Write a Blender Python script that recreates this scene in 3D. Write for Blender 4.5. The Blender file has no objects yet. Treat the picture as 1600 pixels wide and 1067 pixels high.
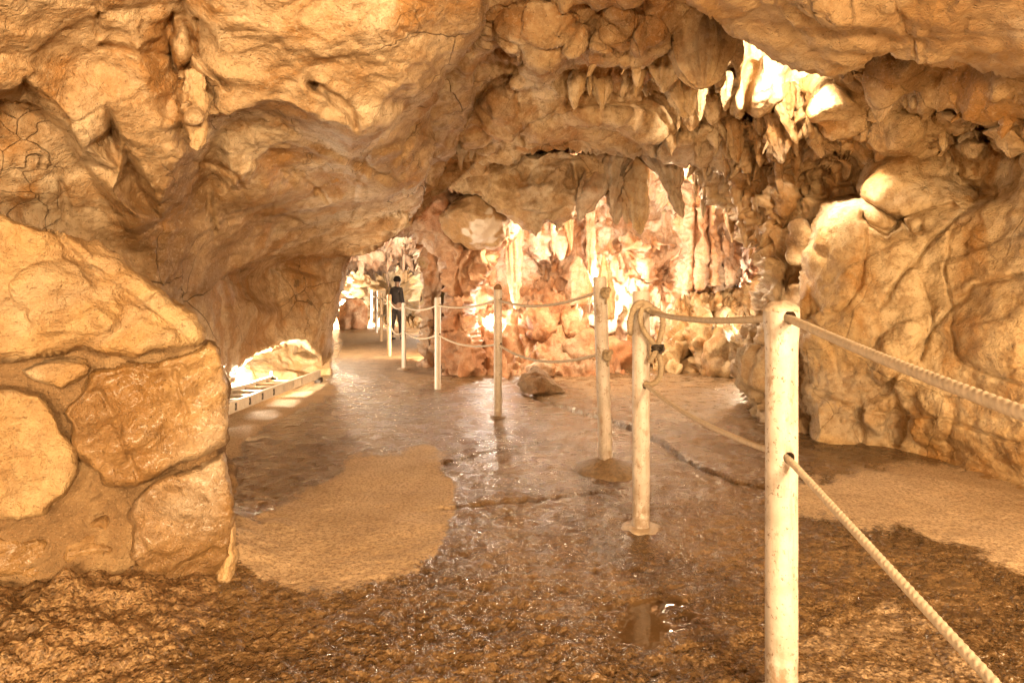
import bpy, math, random
import numpy as np
from mathutils import Vector, Matrix
from mathutils.geometry import delaunay_2d_cdt

# ------------------------------------------------------------------ camera, world, exposure
SC = bpy.context.scene
COL = SC.collection
F, CX, V0, EYE = 889.0, 800.0, 470.0, 1.05          # focal length and horizon of the photograph, eye height in metres

cam = bpy.data.cameras.new('camera')
cam.sensor_width = 36.0
cam.lens = 36.0 * F / 1600.0
cam.shift_y = -(533.5 - V0) / 1600.0
cam.clip_start, cam.clip_end = 0.02, 300.0
camo = bpy.data.objects.new('camera', cam)
camo.location = (0, 0, EYE)
camo.rotation_euler = (math.pi / 2, 0, 0)
COL.objects.link(camo)
SC.camera = camo

world = bpy.data.worlds.new('World')
SC.world = world
world.use_nodes = True
wn = world.node_tree
sky = wn.nodes.new('ShaderNodeTexSky')
sky.sky_type = 'NISHITA'
sky.sun_disc = False
sky.sun_elevation = math.radians(40)
wn.links.new(sky.outputs[0], wn.nodes['Background'].inputs[0])
wn.nodes['Background'].inputs[1].default_value = 0.05

SC.view_settings.view_transform = 'Standard'
SC.view_settings.look = 'None'
SC.view_settings.gamma = 1.0
SC.view_settings.exposure = 0.5
SC.render.engine = 'CYCLES'
SC.cycles.max_bounces = 4
SC.cycles.diffuse_bounces = 3
SC.cycles.glossy_bounces = 2
SC.cycles.transmission_bounces = 0
SC.cycles.use_adaptive_sampling = True
SC.cycles.adaptive_threshold = 0.05
SC.cycles.adaptive_min_samples = 12
SC.cycles.use_denoising = True
SC.cycles.sample_clamp_indirect = 6.0
SC.cycles.caustics_reflective = False
SC.cycles.caustics_refractive = False

WARM = (1.0, 0.66, 0.34)
HALOGEN = (1.0, 0.79, 0.54)
WHITE = (1.0, 0.86, 0.69)
GOLD = (1.0, 0.74, 0.46)

def flood(loc, aim, power, size=0.5, color=WARM, shape='AREA', spread=160):
    """One floodlight (light only, no housing; several are fills added to brighten the rock)."""
    l = bpy.data.lights.new('unseen_light', shape)
    l.energy = power
    l.color = color
    if shape == 'AREA':
        l.shape = 'DISK'
        l.size = size
        l.spread = math.radians(spread)
    else:
        l.shadow_soft_size = size
    if shape == 'SPOT':
        l.spot_size = math.radians(spread)
        l.spot_blend = 0.6
    o = bpy.data.objects.new('unseen_light', l)
    o.location = loc
    d = Vector(aim) - Vector(loc)
    o.rotation_euler = d.to_track_quat('-Z', 'Y').to_euler()
    COL.objects.link(o)
    return o

def P(u, v, d):
    return ((u - CX) * d / F, d, EYE + (V0 - v) * d / F)

# unseen lights behind the path's start: a key, then two added fills
flood((1.7, -1.7, 1.95), (-1.0, 3.0, 1.4), 150, 0.35)
flood((0.9, -2.6, 0.7), (0.0, 4.0, 2.0), 145, 0.5)
flood((-1.2, -2.4, 0.9), (0.6, 4.0, 1.8), 110, 0.5)
# hidden lights along the path, some added as fill
flood((-2.2, 3.95, 0.3), P(450, 340, 5.6), 250, 0.08, WARM, 'SPOT', 135)                   # unseen fill added behind the stone wall for overhang and ceiling
flood((-2.15, 4.05, 0.25), P(450, 480, 7.0), 150, 0.06, WARM, 'SPOT', 50)                   # second added fill beside it, brightens the alcove
flood((2.6, 1.6, 0.3), (1.0, 4.5, 2.6), 60, 0.10, WARM, 'POINT')                           # unseen fill added right of the path for wall and ceiling
flood(P(390, 580, 6.5), P(420, 600, 6.9), 240, 0.04, HALOGEN, 'POINT')                      # recess behind the ladder
flood(P(1245, 62, 3.9), P(1180, 130, 4.75), 150, 0.06, HALOGEN, 'SPOT', 95)                # above the slab
flood(P(1240, 66, 3.92), P(1312, 318, 4.5), 420, 0.06, HALOGEN, 'SPOT', 38)                 # its twin head, down on the ledge
flood(P(985, 72, 4.45), P(940, 150, 4.8), 9, 0.04, (1.0, 0.78, 0.36), 'POINT')              # unseen light added behind the ceiling lip to yellow the stalactites
# chamber
flood(P(850, 468, 10.85), P(850, 430, 12), 130, 0.06, WHITE, 'POINT')
flood(P(945, 450, 10.15), P(965, 380, 12), 120, 0.06, WHITE, 'POINT')
flood(P(1164, 462, 10.9), P(1160, 400, 12), 200, 0.06, WHITE, 'POINT')
flood(P(765, 495, 9.2), P(780, 470, 9.8), 50, 0.05, WHITE, 'POINT')
flood(P(1195, 500, 8.4), P(1160, 500, 9), 90, 0.06, HALOGEN, 'POINT')
flood(P(856, 350, 8.2), P(980, 450, 10), 120, 0.08, GOLD, 'POINT')  # this and the next two are unseen, added for floor glints
flood(P(990, 322, 7.9), P(980, 450, 10), 120, 0.08, GOLD, 'POINT')
flood(P(1045, 285, 7.9), P(1050, 450, 10), 120, 0.08, GOLD, 'POINT')
# tunnel
flood(P(552, 482, 23), P(600, 440, 25), 700, 0.1, WHITE, 'POINT')
flood(P(705, 455, 19), P(640, 440, 16), 500, 0.1, WHITE, 'POINT')
flood(P(600, 352, 10.4), P(620, 480, 14), 70, 0.1, HALOGEN, 'POINT')  # unseen light added to brighten the tunnel
flood(P(714, 500, 10.2), P(620, 430, 13), 380, 0.1, HALOGEN, 'POINT')  # unseen front light added for the tunnel ceiling and arch rim
flood(P(520, 450, 11), P(620, 480, 12), 150, 0.1, HALOGEN, 'POINT')


# ------------------------------------------------------------------ numpy noise
_rng = np.random.RandomState(7)
_G = _rng.normal(size=(1024, 3)).astype(np.float32)
_G /= np.linalg.norm(_G, axis=1)[:, None]

def _h(ix, iy, iz):
    n = (ix.astype(np.int64) * 73856093) ^ (iy.astype(np.int64) * 19349663) ^ (iz.astype(np.int64) * 83492791)
    n = (n ^ (n >> 13)) * 1274126177
    return ((n ^ (n >> 16)) & 1023).astype(np.int64)

def perlin(p):
    p = np.asarray(p, np.float32)
    i = np.floor(p).astype(np.int64)
    f = p - i
    w = f * f * f * (f * (f * 6 - 15) + 10)
    out = np.zeros(len(p), np.float32)
    for a in (0, 1):
        wx = w[:, 0] if a else 1 - w[:, 0]
        for b in (0, 1):
            wy = w[:, 1] if b else 1 - w[:, 1]
            for c in (0, 1):
                wz = w[:, 2] if c else 1 - w[:, 2]
                g = _G[_h(i[:, 0] + a, i[:, 1] + b, i[:, 2] + c)]
                dx = f - np.array((a, b, c), np.float32)
                out += wx * wy * wz * (g * dx).sum(1)
    return out * 1.5

def fbm(p, octv=4, gain=0.5, lac=2.03):
    s, a = 0, 1.0
    for k in range(octv):
        s = s + a * perlin(p + 17.3 * k)
        p = p * lac
        a *= gain
    return s

def cells(p, jitter=0.9):
    """nearest cell: planar chips of rock. Returns (height of a randomly tilted plane per cell, F1, F2)."""
    p = np.asarray(p, np.float32)
    i = np.floor(p).astype(np.int64)
    n = len(p)
    f1 = np.full(n, 9., np.float32); f2 = np.full(n, 9., np.float32)
    hb = np.zeros(n, np.float32)
    for a in (-1, 0, 1):
        for b in (-1, 0, 1):
            for c in (-1, 0, 1):
                j = _h(i[:, 0] + a, i[:, 1] + b, i[:, 2] + c)
                ctr = i + np.array((a, b, c)) + 0.5 + _G[j] * 0.5 * jitter
                dl = (p - ctr).astype(np.float32)
                dd = np.sqrt((dl * dl).sum(1))
                hh = (dl * _G[(j * 7 + 3) & 1023]).sum(1) + 0.35 * _G[j, 1]
                near = dd < f1
                f2 = np.where(near, f1, np.minimum(f2, dd))
                hb = np.where(near, hh, hb)
                f1 = np.where(near, dd, f1)
    return hb, f1, f2

def sstep(a, b, x):
    t = np.clip((x - a) / (b - a), 0, 1)
    return t * t * (3 - 2 * t)

_R3 = np.array(Matrix.Rotation(0.7, 3, Vector((1, 2, 0.5))) @ Matrix.Rotation(0.5, 3, 'X'), np.float32)

def facets(p):
    """value noise interpolated linearly over tetrahedra: flat chisel-cut planes meeting at sharp creases"""
    p = np.asarray(p, np.float32) @ _R3
    i = np.floor(p).astype(np.int64)
    f = p - i
    o = np.argsort(-f, axis=1)
    fs = np.take_along_axis(f, o, 1)
    v = i.copy(); n = np.arange(len(p))
    val = lambda q: _G[_h(q[:, 0], q[:, 1], q[:, 2]), 0] * 1.4
    out = (1 - fs[:, 0]) * val(v)
    v[n, o[:, 0]] += 1; out = out + (fs[:, 0] - fs[:, 1]) * val(v)
    v[n, o[:, 1]] += 1; out = out + (fs[:, 1] - fs[:, 2]) * val(v)
    v[n, o[:, 2]] += 1; out = out + fs[:, 2] * val(v)
    return out.astype(np.float32)

def rocknoise(p, cell, big=0.10, chip=0.05, ridge=0.035, fine=0.012, stretch=(1, 1, 1), scale=1.0, flute=0.0, seed=0.0, crack=0.015, strata=0.0, bed=(0.45, 0.25, 0.85)):
    """displacement in metres at world points p; cell = size of a mesh cell there, finer waves are left out."""
    q = p * np.array(stretch, np.float32) / scale + seed
    w = np.stack([perlin(q * 1.1 + 5), perlin(q * 1.1 + 31), perlin(q * 1.1 + 57)], 1)
    qw = q + 0.16 * w
    h = big * fbm(q * 1.3 + 3, 3)
    if chip:
        rough = 0.55 + 0.9 * sstep(-0.3, 0.4, perlin(q * 0.9 + 77))
        h += chip * 1.15 * facets(qw * np.array((1.5, 1.5, 2.1), np.float32))
        h += chip * 0.62 * rough * facets(qw * np.array((3.4, 3.4, 5.0), np.float32) + 9)
        h += chip * 0.30 * rough * facets(qw * 8.3 + 21)
        h += chip * 0.15 * rough * facets(qw * 18.0 + 5) * sstep(1.0, 2.5, 0.055 / np.maximum(cell, 1e-4))
        if crack:
            hb, f1, f2 = cells(qw * 1.15 + 3)
            m = sstep(0.0, 0.25, perlin(q * 1.3 + 9))
            h += 0.5 * chip * hb * sstep(0.0, 0.10, f2 - f1) * m - crack * (1 - sstep(0.0, 0.035, f2 - f1)) * m
    if ridge:
        r = 1 - np.abs(perlin(qw * np.array((2.2, 2.2, 3.4), np.float32) + 2)) * 2
        h += ridge * (r * np.abs(r))
        r = np.abs(perlin(qw * 6.3 + 8)) * 2
        h += ridge * 0.5 * (r - 0.6)
    if strata:                      # tilted beds that break off in ledges
        bd = np.array(bed, np.float32); bd /= np.linalg.norm(bd)
        base = (p @ bd) + 0.10 * perlin(q * 1.0 + 13) + 0.035 * perlin(q * 4.0 + 3)
        for fr, am, sd_ in ((2.3, 1.0, 0.0), (6.5, 0.42, 5.0)):
            s_ = base * fr + sd_
            k_ = np.floor(s_); f_ = s_ - k_
            j_ = 0.5 + 0.5 * _G[(k_.astype(np.int64) * 37 + 11) & 1023, 1]
            m_ = sstep(-0.15, 0.25, perlin(q * np.array((0.9, 0.9, 0.9), np.float32) + k_[:, None] * 3.1))
            prof = np.where(f_ < 0.88, (f_ / 0.88) ** 1.6, (1 - f_) / 0.12)
            h += strata * am * (prof - 0.4) * m_ * (0.4 + 0.9 * j_)
    if fine:
        for k, wl in enumerate((0.11, 0.055, 0.028)):
            wgt = sstep(1.2, 3.0, wl / np.maximum(cell, 1e-4))
            if np.max(wgt) > 0:
                h += fine * (0.62 ** k) * 1.2 * perlin(p / wl + k * 7.7 + seed) * wgt
    if flute:
        s = np.stack([p[:, 0] * 1.0, p[:, 1] * 1.0, p[:, 2] * 0.10], 1)
        s[:, :2] += 0.12 * np.stack([perlin(p * 2.1 + 4), perlin(p * 2.1 + 44)], 1)
        r = np.abs(perlin(s * 5.0 + seed))
        h += flute * (0.6 - 2.2 * r)
        r = np.abs(perlin(s * 12.0 + seed + 5))
        h += flute * 0.42 * (0.6 - 2.2 * r)
        b = perlin(np.stack([p[:, 0] * 1.6, p[:, 1] * 1.6, p[:, 2] * 1.1], 1) + seed + 71)
        h += flute * 0.45 * b
    return h.astype(np.float32)

# ------------------------------------------------------------------ object helpers
def tag(o, label=None, cat=None, group=None, kind=None):
    if label: o['label'] = label
    if cat: o['category'] = cat
    if group: o['group'] = group
    if kind: o['kind'] = kind
    return o

def mesh_np(name, verts, quads, mat=None, parent=None, smooth=True, tris=None, attrs=None):
    me = bpy.data.meshes.new(name)
    verts = np.asarray(verts, np.float32)
    me.vertices.add(len(verts))
    me.vertices.foreach_set('co', verts.ravel())
    loops, starts = [], []
    nq = 0
    if quads is not None and len(quads):
        quads = np.asarray(quads, np.int32)
        loops.append(quads.ravel()); starts.append(np.arange(len(quads)) * 4); nq = len(quads) * 4
    if tris is not None and len(tris):
        tris = np.asarray(tris, np.int32)
        loops.append(tris.ravel()); starts.append(nq + np.arange(len(tris)) * 3)
    loops = np.concatenate(loops); starts = np.concatenate(starts)
    me.loops.add(len(loops)); me.loops.foreach_set('vertex_index', loops.astype(np.int32))
    me.polygons.add(len(starts)); me.polygons.foreach_set('loop_start', starts.astype(np.int32))
    me.update(calc_edges=True)
    me.validate()
    if attrs:
        for k, a in attrs.items():
            at = me.attributes.new(k, 'FLOAT', 'POINT')
            at.data.foreach_set('value', np.asarray(a, np.float32))
    me.polygons.foreach_set('use_smooth', np.full(len(me.polygons), smooth))
    if mat: me.materials.append(mat)
    o = bpy.data.objects.new(name, me)
    COL.objects.link(o)
    if parent: o.parent = parent
    return o

def empty(name, loc=(0, 0, 0)):
    o = bpy.data.objects.new(name, None)
    o.location = loc
    o.empty_display_size = 0.1
    COL.objects.link(o)
    return o

def under(root, o):
    """parent o to root keeping the world coordinates its mesh was made in"""
    o.parent = root
    o.matrix_parent_inverse = Matrix.Translation(-Vector(root.location))
    return o

# ------------------------------------------------------------------ rock faces
def poly_sd(px, py, poly):
    """signed distance to a polygon, positive inside"""
    poly = np.asarray(poly, np.float32)
    d = np.full(px.shape, 1e9, np.float32)
    inside = np.zeros(px.shape, bool)
    n = len(poly)
    for k in range(n):
        ax, ay = poly[k]; bx, by = poly[(k + 1) % n]
        ex, ey = bx - ax, by - ay
        L = ex * ex + ey * ey + 1e-9
        t = np.clip(((px - ax) * ex + (py - ay) * ey) / L, 0, 1)
        d = np.minimum(d, (px - ax - t * ex) ** 2 + (py - ay - t * ey) ** 2)
        c = ((ay > py) != (by > py))
        xi = ax + (py - ay) / (by - ay if abs(by - ay) > 1e-9 else 1e-9) * ex
        inside ^= c & (px < xi)
    d = np.sqrt(d)
    return np.where(inside, d, -d)

def line_dist(px, py, pl):
    d = np.full(px.shape, 1e9, np.float32)
    for (ax, ay), (bx, by) in zip(pl[:-1], pl[1:]):
        ex, ey = bx - ax, by - ay
        t = np.clip(((px - ax) * ex + (py - ay) * ey) / (ex * ex + ey * ey + 1e-9), 0, 1)
        d = np.minimum(d, (px - ax - t * ex) ** 2 + (py - ay - t * ey) ** 2)
    return np.sqrt(d)

def tin(pts, U, V, edges=()):
    """piecewise planar interpolation of 1/depth through the given (u, v, depth) points"""
    pts = list(pts)
    r = delaunay_2d_cdt([Vector((p[0], p[1])) for p in pts], list(edges), [], 0, 1e-4, True)
    vs, fs, ov = r[0], r[2], r[3]
    pv = np.array([1.0 / p[2] for p in pts])
    val = np.array([np.mean([pv[i] for i in o]) if len(o) else np.nan for o in ov])
    bad = np.isnan(val)
    for i in np.where(bad)[0]:
        dd = np.array([(vs[i][0] - p[0]) ** 2 + (vs[i][1] - p[1]) ** 2 for p in pts])
        w = 1 / (dd + 1); val[i] = (w * pv).sum() / w.sum()
    out = np.full(U.shape, np.nan)
    u0, v0 = U[0, 0], V[0, 0]
    su, sv = U[0, 1] - U[0, 0], V[1, 0] - V[0, 0]
    for f in fs:
        (x0, y0), (x1, y1), (x2, y2) = [(vs[i][0], vs[i][1]) for i in f]
        a0, a1 = max(0, int((min(x0, x1, x2) - u0) / su)), min(U.shape[1], int((max(x0, x1, x2) - u0) / su) + 2)
        b0, b1 = max(0, int((min(y0, y1, y2) - v0) / sv)), min(U.shape[0], int((max(y0, y1, y2) - v0) / sv) + 2)
        if a1 <= a0 or b1 <= b0: continue
        x, y = U[b0:b1, a0:a1], V[b0:b1, a0:a1]
        den = (y1 - y2) * (x0 - x2) + (x2 - x1) * (y0 - y2)
        if abs(den) < 1e-9: continue
        l0 = ((y1 - y2) * (x - x2) + (x2 - x1) * (y - y2)) / den
        l1 = ((y2 - y0) * (x - x2) + (x0 - x2) * (y - y2)) / den
        l2 = 1 - l0 - l1
        m = (l0 >= -1e-6) & (l1 >= -1e-6) & (l2 >= -1e-6)
        out[b0:b1, a0:a1][m] = (l0 * val[f[0]] + l1 * val[f[1]] + l2 * val[f[2]])[m]
    m = np.isnan(out)
    if m.any():
        w = np.zeros(m.sum()); s = np.zeros(m.sum())
        for p in pts:
            k = 1.0 / ((U[m] - p[0]) ** 2 + (V[m] - p[1]) ** 2 + 25.) ** 1.5
            w += k; s += k / p[2]
        out[m] = s / w
    return out

def blur(a, r):
    r = int(r)
    if r < 1: return a
    for ax in (0, 1):
        for _ in range(2):
            b = np.pad(a, [(r, r) if k == ax else (0, 0) for k in (0, 1)], mode='edge')
            c = np.cumsum(b, axis=ax)
            c = np.insert(c, 0, 0, axis=ax)
            n = a.shape[ax]
            a = (np.take(c, np.arange(2 * r + 1, 2 * r + 1 + n), axis=ax) - np.take(c, np.arange(0, n), axis=ax)) / (2 * r + 1)
    return a

SURF = {}
CUT = 0.55

def rockface(name, outline, pts, mat, edges=(), feats=(), step=3.0, soft=8, roll=(14, 0.25), rough=5.0, thick=0.5, inset=10,
             noise=None, parent=None, clampz=None):
    """A body of rock: its outline and the distance of points on it are given as seen from the path's start,
    the surface between is planar facets rounded off, broken up by noise, rolled back at the rim and closed behind."""
    o = np.array(outline, np.float32)
    u0, v0 = o.min(0) - 4 * step; u1, v1 = o.max(0) + 4 * step
    U, V = np.meshgrid(np.arange(u0, u1, step), np.arange(v0, v1, step))
    sd = poly_sd(U, V, outline)
    if rough:
        q = np.stack([U.ravel() / 34, V.ravel() / 34, np.full(U.size, len(name) * 3.7)], 1)
        sd = sd + rough * (fbm(q, 4, 0.6)).reshape(U.shape)
    gv, gu = np.gradient(sd, step)
    gl = np.sqrt(gu * gu + gv * gv) + 1e-6
    inv = blur(tin(pts, U, V, edges), soft / step)
    D = 1.0 / inv
    for ft in feats:
        if ft[0] == 'cut':          # a groove or crack along a line: width in px, depth in m
            dd = line_dist(U, V, ft[1])
            jit = 1 + 0.5 * perlin(np.stack([U.ravel() / 19, V.ravel() / 19, np.full(U.size, 2.2)], 1)).reshape(U.shape)
            D = D + CUT * ft[3] * np.exp(-(dd / (ft[2] * jit)) ** 2)
        elif ft[0] == 'step':       # everything on the left of the line lies ft[3] metres deeper, over ft[2] px
            (ax, ay), (bx, by) = ft[1][0], ft[1][-1]
            dd = line_dist(U, V, ft[1])
            s = np.sign((bx - ax) * (V - ay) - (by - ay) * (U - ax))
            D = D + ft[3] * np.where(s < 0, np.exp(-(dd / ft[2]) ** 2), 0)
        else:                       # a lump: u, v, ru, rv, angle, height
            _, cu, cv, ru, rv, an, hh = ft
            c, s = math.cos(math.radians(an)), math.sin(math.radians(an))
            x, y = (U - cu) * c + (V - cv) * s, -(U - cu) * s + (V - cv) * c
            r2 = (x / ru) ** 2 + (y / rv) ** 2
            D = D - hh * np.sqrt(np.clip(1 - r2, 0, 1))
    rw, rd = roll
    if rd:
        t = np.clip(sd / rw, 0, 1)
        D = D + rd * (1 - np.sqrt(np.clip(1 - (1 - t) ** 2, 0, 1)))
    ins = sd > 0
    near = ins.copy()
    near[1:] |= ins[:-1]; near[:-1] |= ins[1:]
    near[:, 1:] |= near[:, :-1]; near[:, :-1] |= near[:, 1:]
    quad = near[:-1, :-1] & near[1:, :-1] & near[:-1, 1:] & near[1:, 1:]
    quad &= (ins[:-1, :-1] | ins[1:, :-1] | ins[:-1, 1:] | ins[1:, 1:])
    used = np.zeros_like(ins)
    used[:-1, :-1] |= quad; used[1:, :-1] |= quad; used[:-1, 1:] |= quad; used[1:, 1:] |= quad
    snap = used & ~ins
    mv = np.clip(-sd / gl, 0, 1.6 * step)
    U2 = np.where(snap, U + gu / gl * mv, U); V2 = np.where(snap, V + gv / gl * mv, V)
    X = (U2 - CX) * D / F; Z = EYE + (V0 - V2) * D / F
    PT = np.stack([X, D, Z], -1)
    tu = np.gradient(PT, axis=1); tv = np.gradient(PT, axis=0)
    N = np.cross(tu, tv); N /= np.linalg.norm(N, axis=-1, keepdims=True) + 1e-9
    view = PT - np.array((0, 0, EYE)); s = np.sign((N * view).sum(-1, keepdims=True))
    N = -N * np.where(s == 0, 1, s)
    idx = np.full(ins.shape, -1, np.int64)
    idx[used] = np.arange(used.sum())
    p = PT[used].astype(np.float32); n = N[used].astype(np.float32)
    for _ in range(1):
        NB = np.stack([blur(N[..., k], 3) for k in range(3)], -1)
        NB /= np.linalg.norm(NB, axis=-1, keepdims=True) + 1e-9
        n = NB[used].astype(np.float32)
    nz = dict(noise or {})
    h = rocknoise(p, step * p[:, 1] / F, **nz)
    p = p + n * h[:, None]
    if clampz is not None:
        p[:, 2] = np.maximum(p[:, 2], clampz)
    qi = np.argwhere(quad)
    a, b = qi[:, 0], qi[:, 1]
    Q = np.stack([idx[a, b], idx[a + 1, b], idx[a + 1, b + 1], idx[a, b + 1]], 1)
    # close it behind: boundary edges are swept back
    E = np.concatenate([Q[:, [0, 1]], Q[:, [1, 2]], Q[:, [2, 3]], Q[:, [3, 0]]])
    key = np.sort(E, 1); key = key[:, 0] * (len(p) + 1) + key[:, 1]
    uq, inv_, cnt = np.unique(key, return_inverse=True, return_counts=True)
    B = E[cnt[inv_] == 1]
    bv = np.unique(B)
    flat_u, flat_v = U2[used], V2[used]
    fgu, fgv = (gu / gl)[used], (gv / gl)[used]
    rings = []
    base = len(p)
    extra = []
    mapk = {}
    prev = bv
    lastidx = np.full(len(p), -1, np.int64); lastidx[bv] = bv
    faces = [Q]
    for k, (tf, inf) in enumerate(((0.35, 0.15), (1.0, 1.0))):
        dd = p[bv, 1] + thick * tf
        uu = flat_u[bv] + fgu[bv] * inset * inf; vv = flat_v[bv] + fgv[bv] * inset * inf
        off = p[bv] - np.stack([(flat_u[bv] - CX) * p[bv, 1] / F, p[bv, 1], EYE + (V0 - flat_v[bv]) * p[bv, 1] / F], 1)
        np_ = np.stack([(uu - CX) * dd / F, dd, EYE + (V0 - vv) * dd / F], 1) + off
        extra.append(np_)
        ni = np.full(len(p), -1, np.int64); ni[bv] = base + np.arange(len(bv)); base += len(bv)
        faces.append(np.stack([lastidx[B[:, 1]], lastidx[B[:, 0]], ni[B[:, 0]], ni[B[:, 1]]], 1))
        lastidx = ni
    allp = np.concatenate([p] + extra)
    ob = mesh_np(name, allp, np.concatenate(faces), mat, parent)
    SURF[ob.name] = (p, n)
    return ob

# ------------------------------------------------------------------ materials
class NT:
    def __init__(s, name):
        s.m = bpy.data.materials.new(name); s.m.use_nodes = True
        s.t = s.m.node_tree; s.b = s.t.nodes['Principled BSDF']
    def n(s, typ, **kw):
        x = s.t.nodes.new('ShaderNode' + typ)
        for k, v in kw.items():
            if hasattr(x, k): setattr(x, k, v)
            else: x.inputs[k].default_value = v
        return x
    def l(s, a, b): s.t.links.new(a, b)
    def noise(s, vec, scale, detail=6, rough=0.55, dist=0.0):
        x = s.n('TexNoise'); x.inputs['Scale'].default_value = scale; x.inputs['Detail'].default_value = detail
        x.inputs['Roughness'].default_value = rough; x.inputs['Distortion'].default_value = dist
        s.l(vec, x.inputs['Vector']); return x.outputs['Fac']
    def ramp(s, fac, stops):
        x = s.n('ValToRGB'); e = x.color_ramp.elements
        while len(e) > 1: e.remove(e[-1])
        e[0].position = stops[0][0]; e[0].color = (*stops[0][1], 1)
        for p, c in stops[1:]:
            k = e.new(p); k.color = (*c, 1)
        s.l(fac, x.inputs[0]); return x.outputs[0]
    def g(s, fac, a, b, lo=0.0, hi=1.0):
        x = s.n('MapRange'); x.interpolation_type = 'SMOOTHSTEP'
        for k, v in zip(('From Min', 'From Max', 'To Min', 'To Max'), (a, b, lo, hi)): x.inputs[k].default_value = v
        s.l(fac, x.inputs['Value']); return x.outputs['Result']
    def mix(s, fac, a, b, mode='MIX'):
        x = s.n('Mix'); x.data_type = 'RGBA'; x.blend_type = mode
        for sock, val in ((x.inputs[0], fac), (x.inputs[6], a), (x.inputs[7], b)):
            if isinstance(val, (int, float)): sock.default_value = val if sock.type == 'VALUE' else (val, val, val, 1)
            elif isinstance(val, tuple): sock.default_value = (*val, 1)
            else: s.l(val, sock)
        return x.outputs[2]
    def math(s, op, a, b=0.0, c=0.0):
        x = s.n('Math'); x.operation = op
        for sock, val in zip(x.inputs, (a, b, c)):
            if isinstance(val, (int, float)): sock.default_value = val
            else: s.l(val, sock)
        return x.outputs[0]
    def pos(s, scale=(1, 1, 1), warp=0.0, warps=3.0):
        g = s.n('NewGeometry'); o = g.outputs['Position']
        if scale != (1, 1, 1):
            m = s.n('VectorMath'); m.operation = 'MULTIPLY'; s.l(o, m.inputs[0]); m.inputs[1].default_value = scale; o = m.outputs[0]
        if warp:
            t = s.n('TexNoise'); t.inputs['Scale'].default_value = warps; t.inputs['Detail'].default_value = 1; s.l(o, t.inputs['Vector'])
            m = s.n('VectorMath'); m.operation = 'MULTIPLY_ADD'; s.l(t.outputs['Color'], m.inputs[0])
            m.inputs[1].default_value = (warp,) * 3; s.l(o, m.inputs[2]); o = m.outputs[0]
        return o
    def crack(s, vec, scale, w):
        x = s.n('TexVoronoi'); x.feature = 'DISTANCE_TO_EDGE'; x.inputs['Scale'].default_value = scale
        s.l(vec, x.inputs['Vector'])
        return s.g(x.outputs['Distance'], 0.0, w, 1.0, 0.0)
    def bump(s, h, strength, dist, prev=None):
        x = s.n('Bump'); x.inputs['Strength'].default_value = strength; x.inputs['Distance'].default_value = dist
        s.l(h, x.inputs['Height'])
        if prev is not None: s.l(prev, x.inputs['Normal'])
        return x.outputs['Normal']

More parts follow.
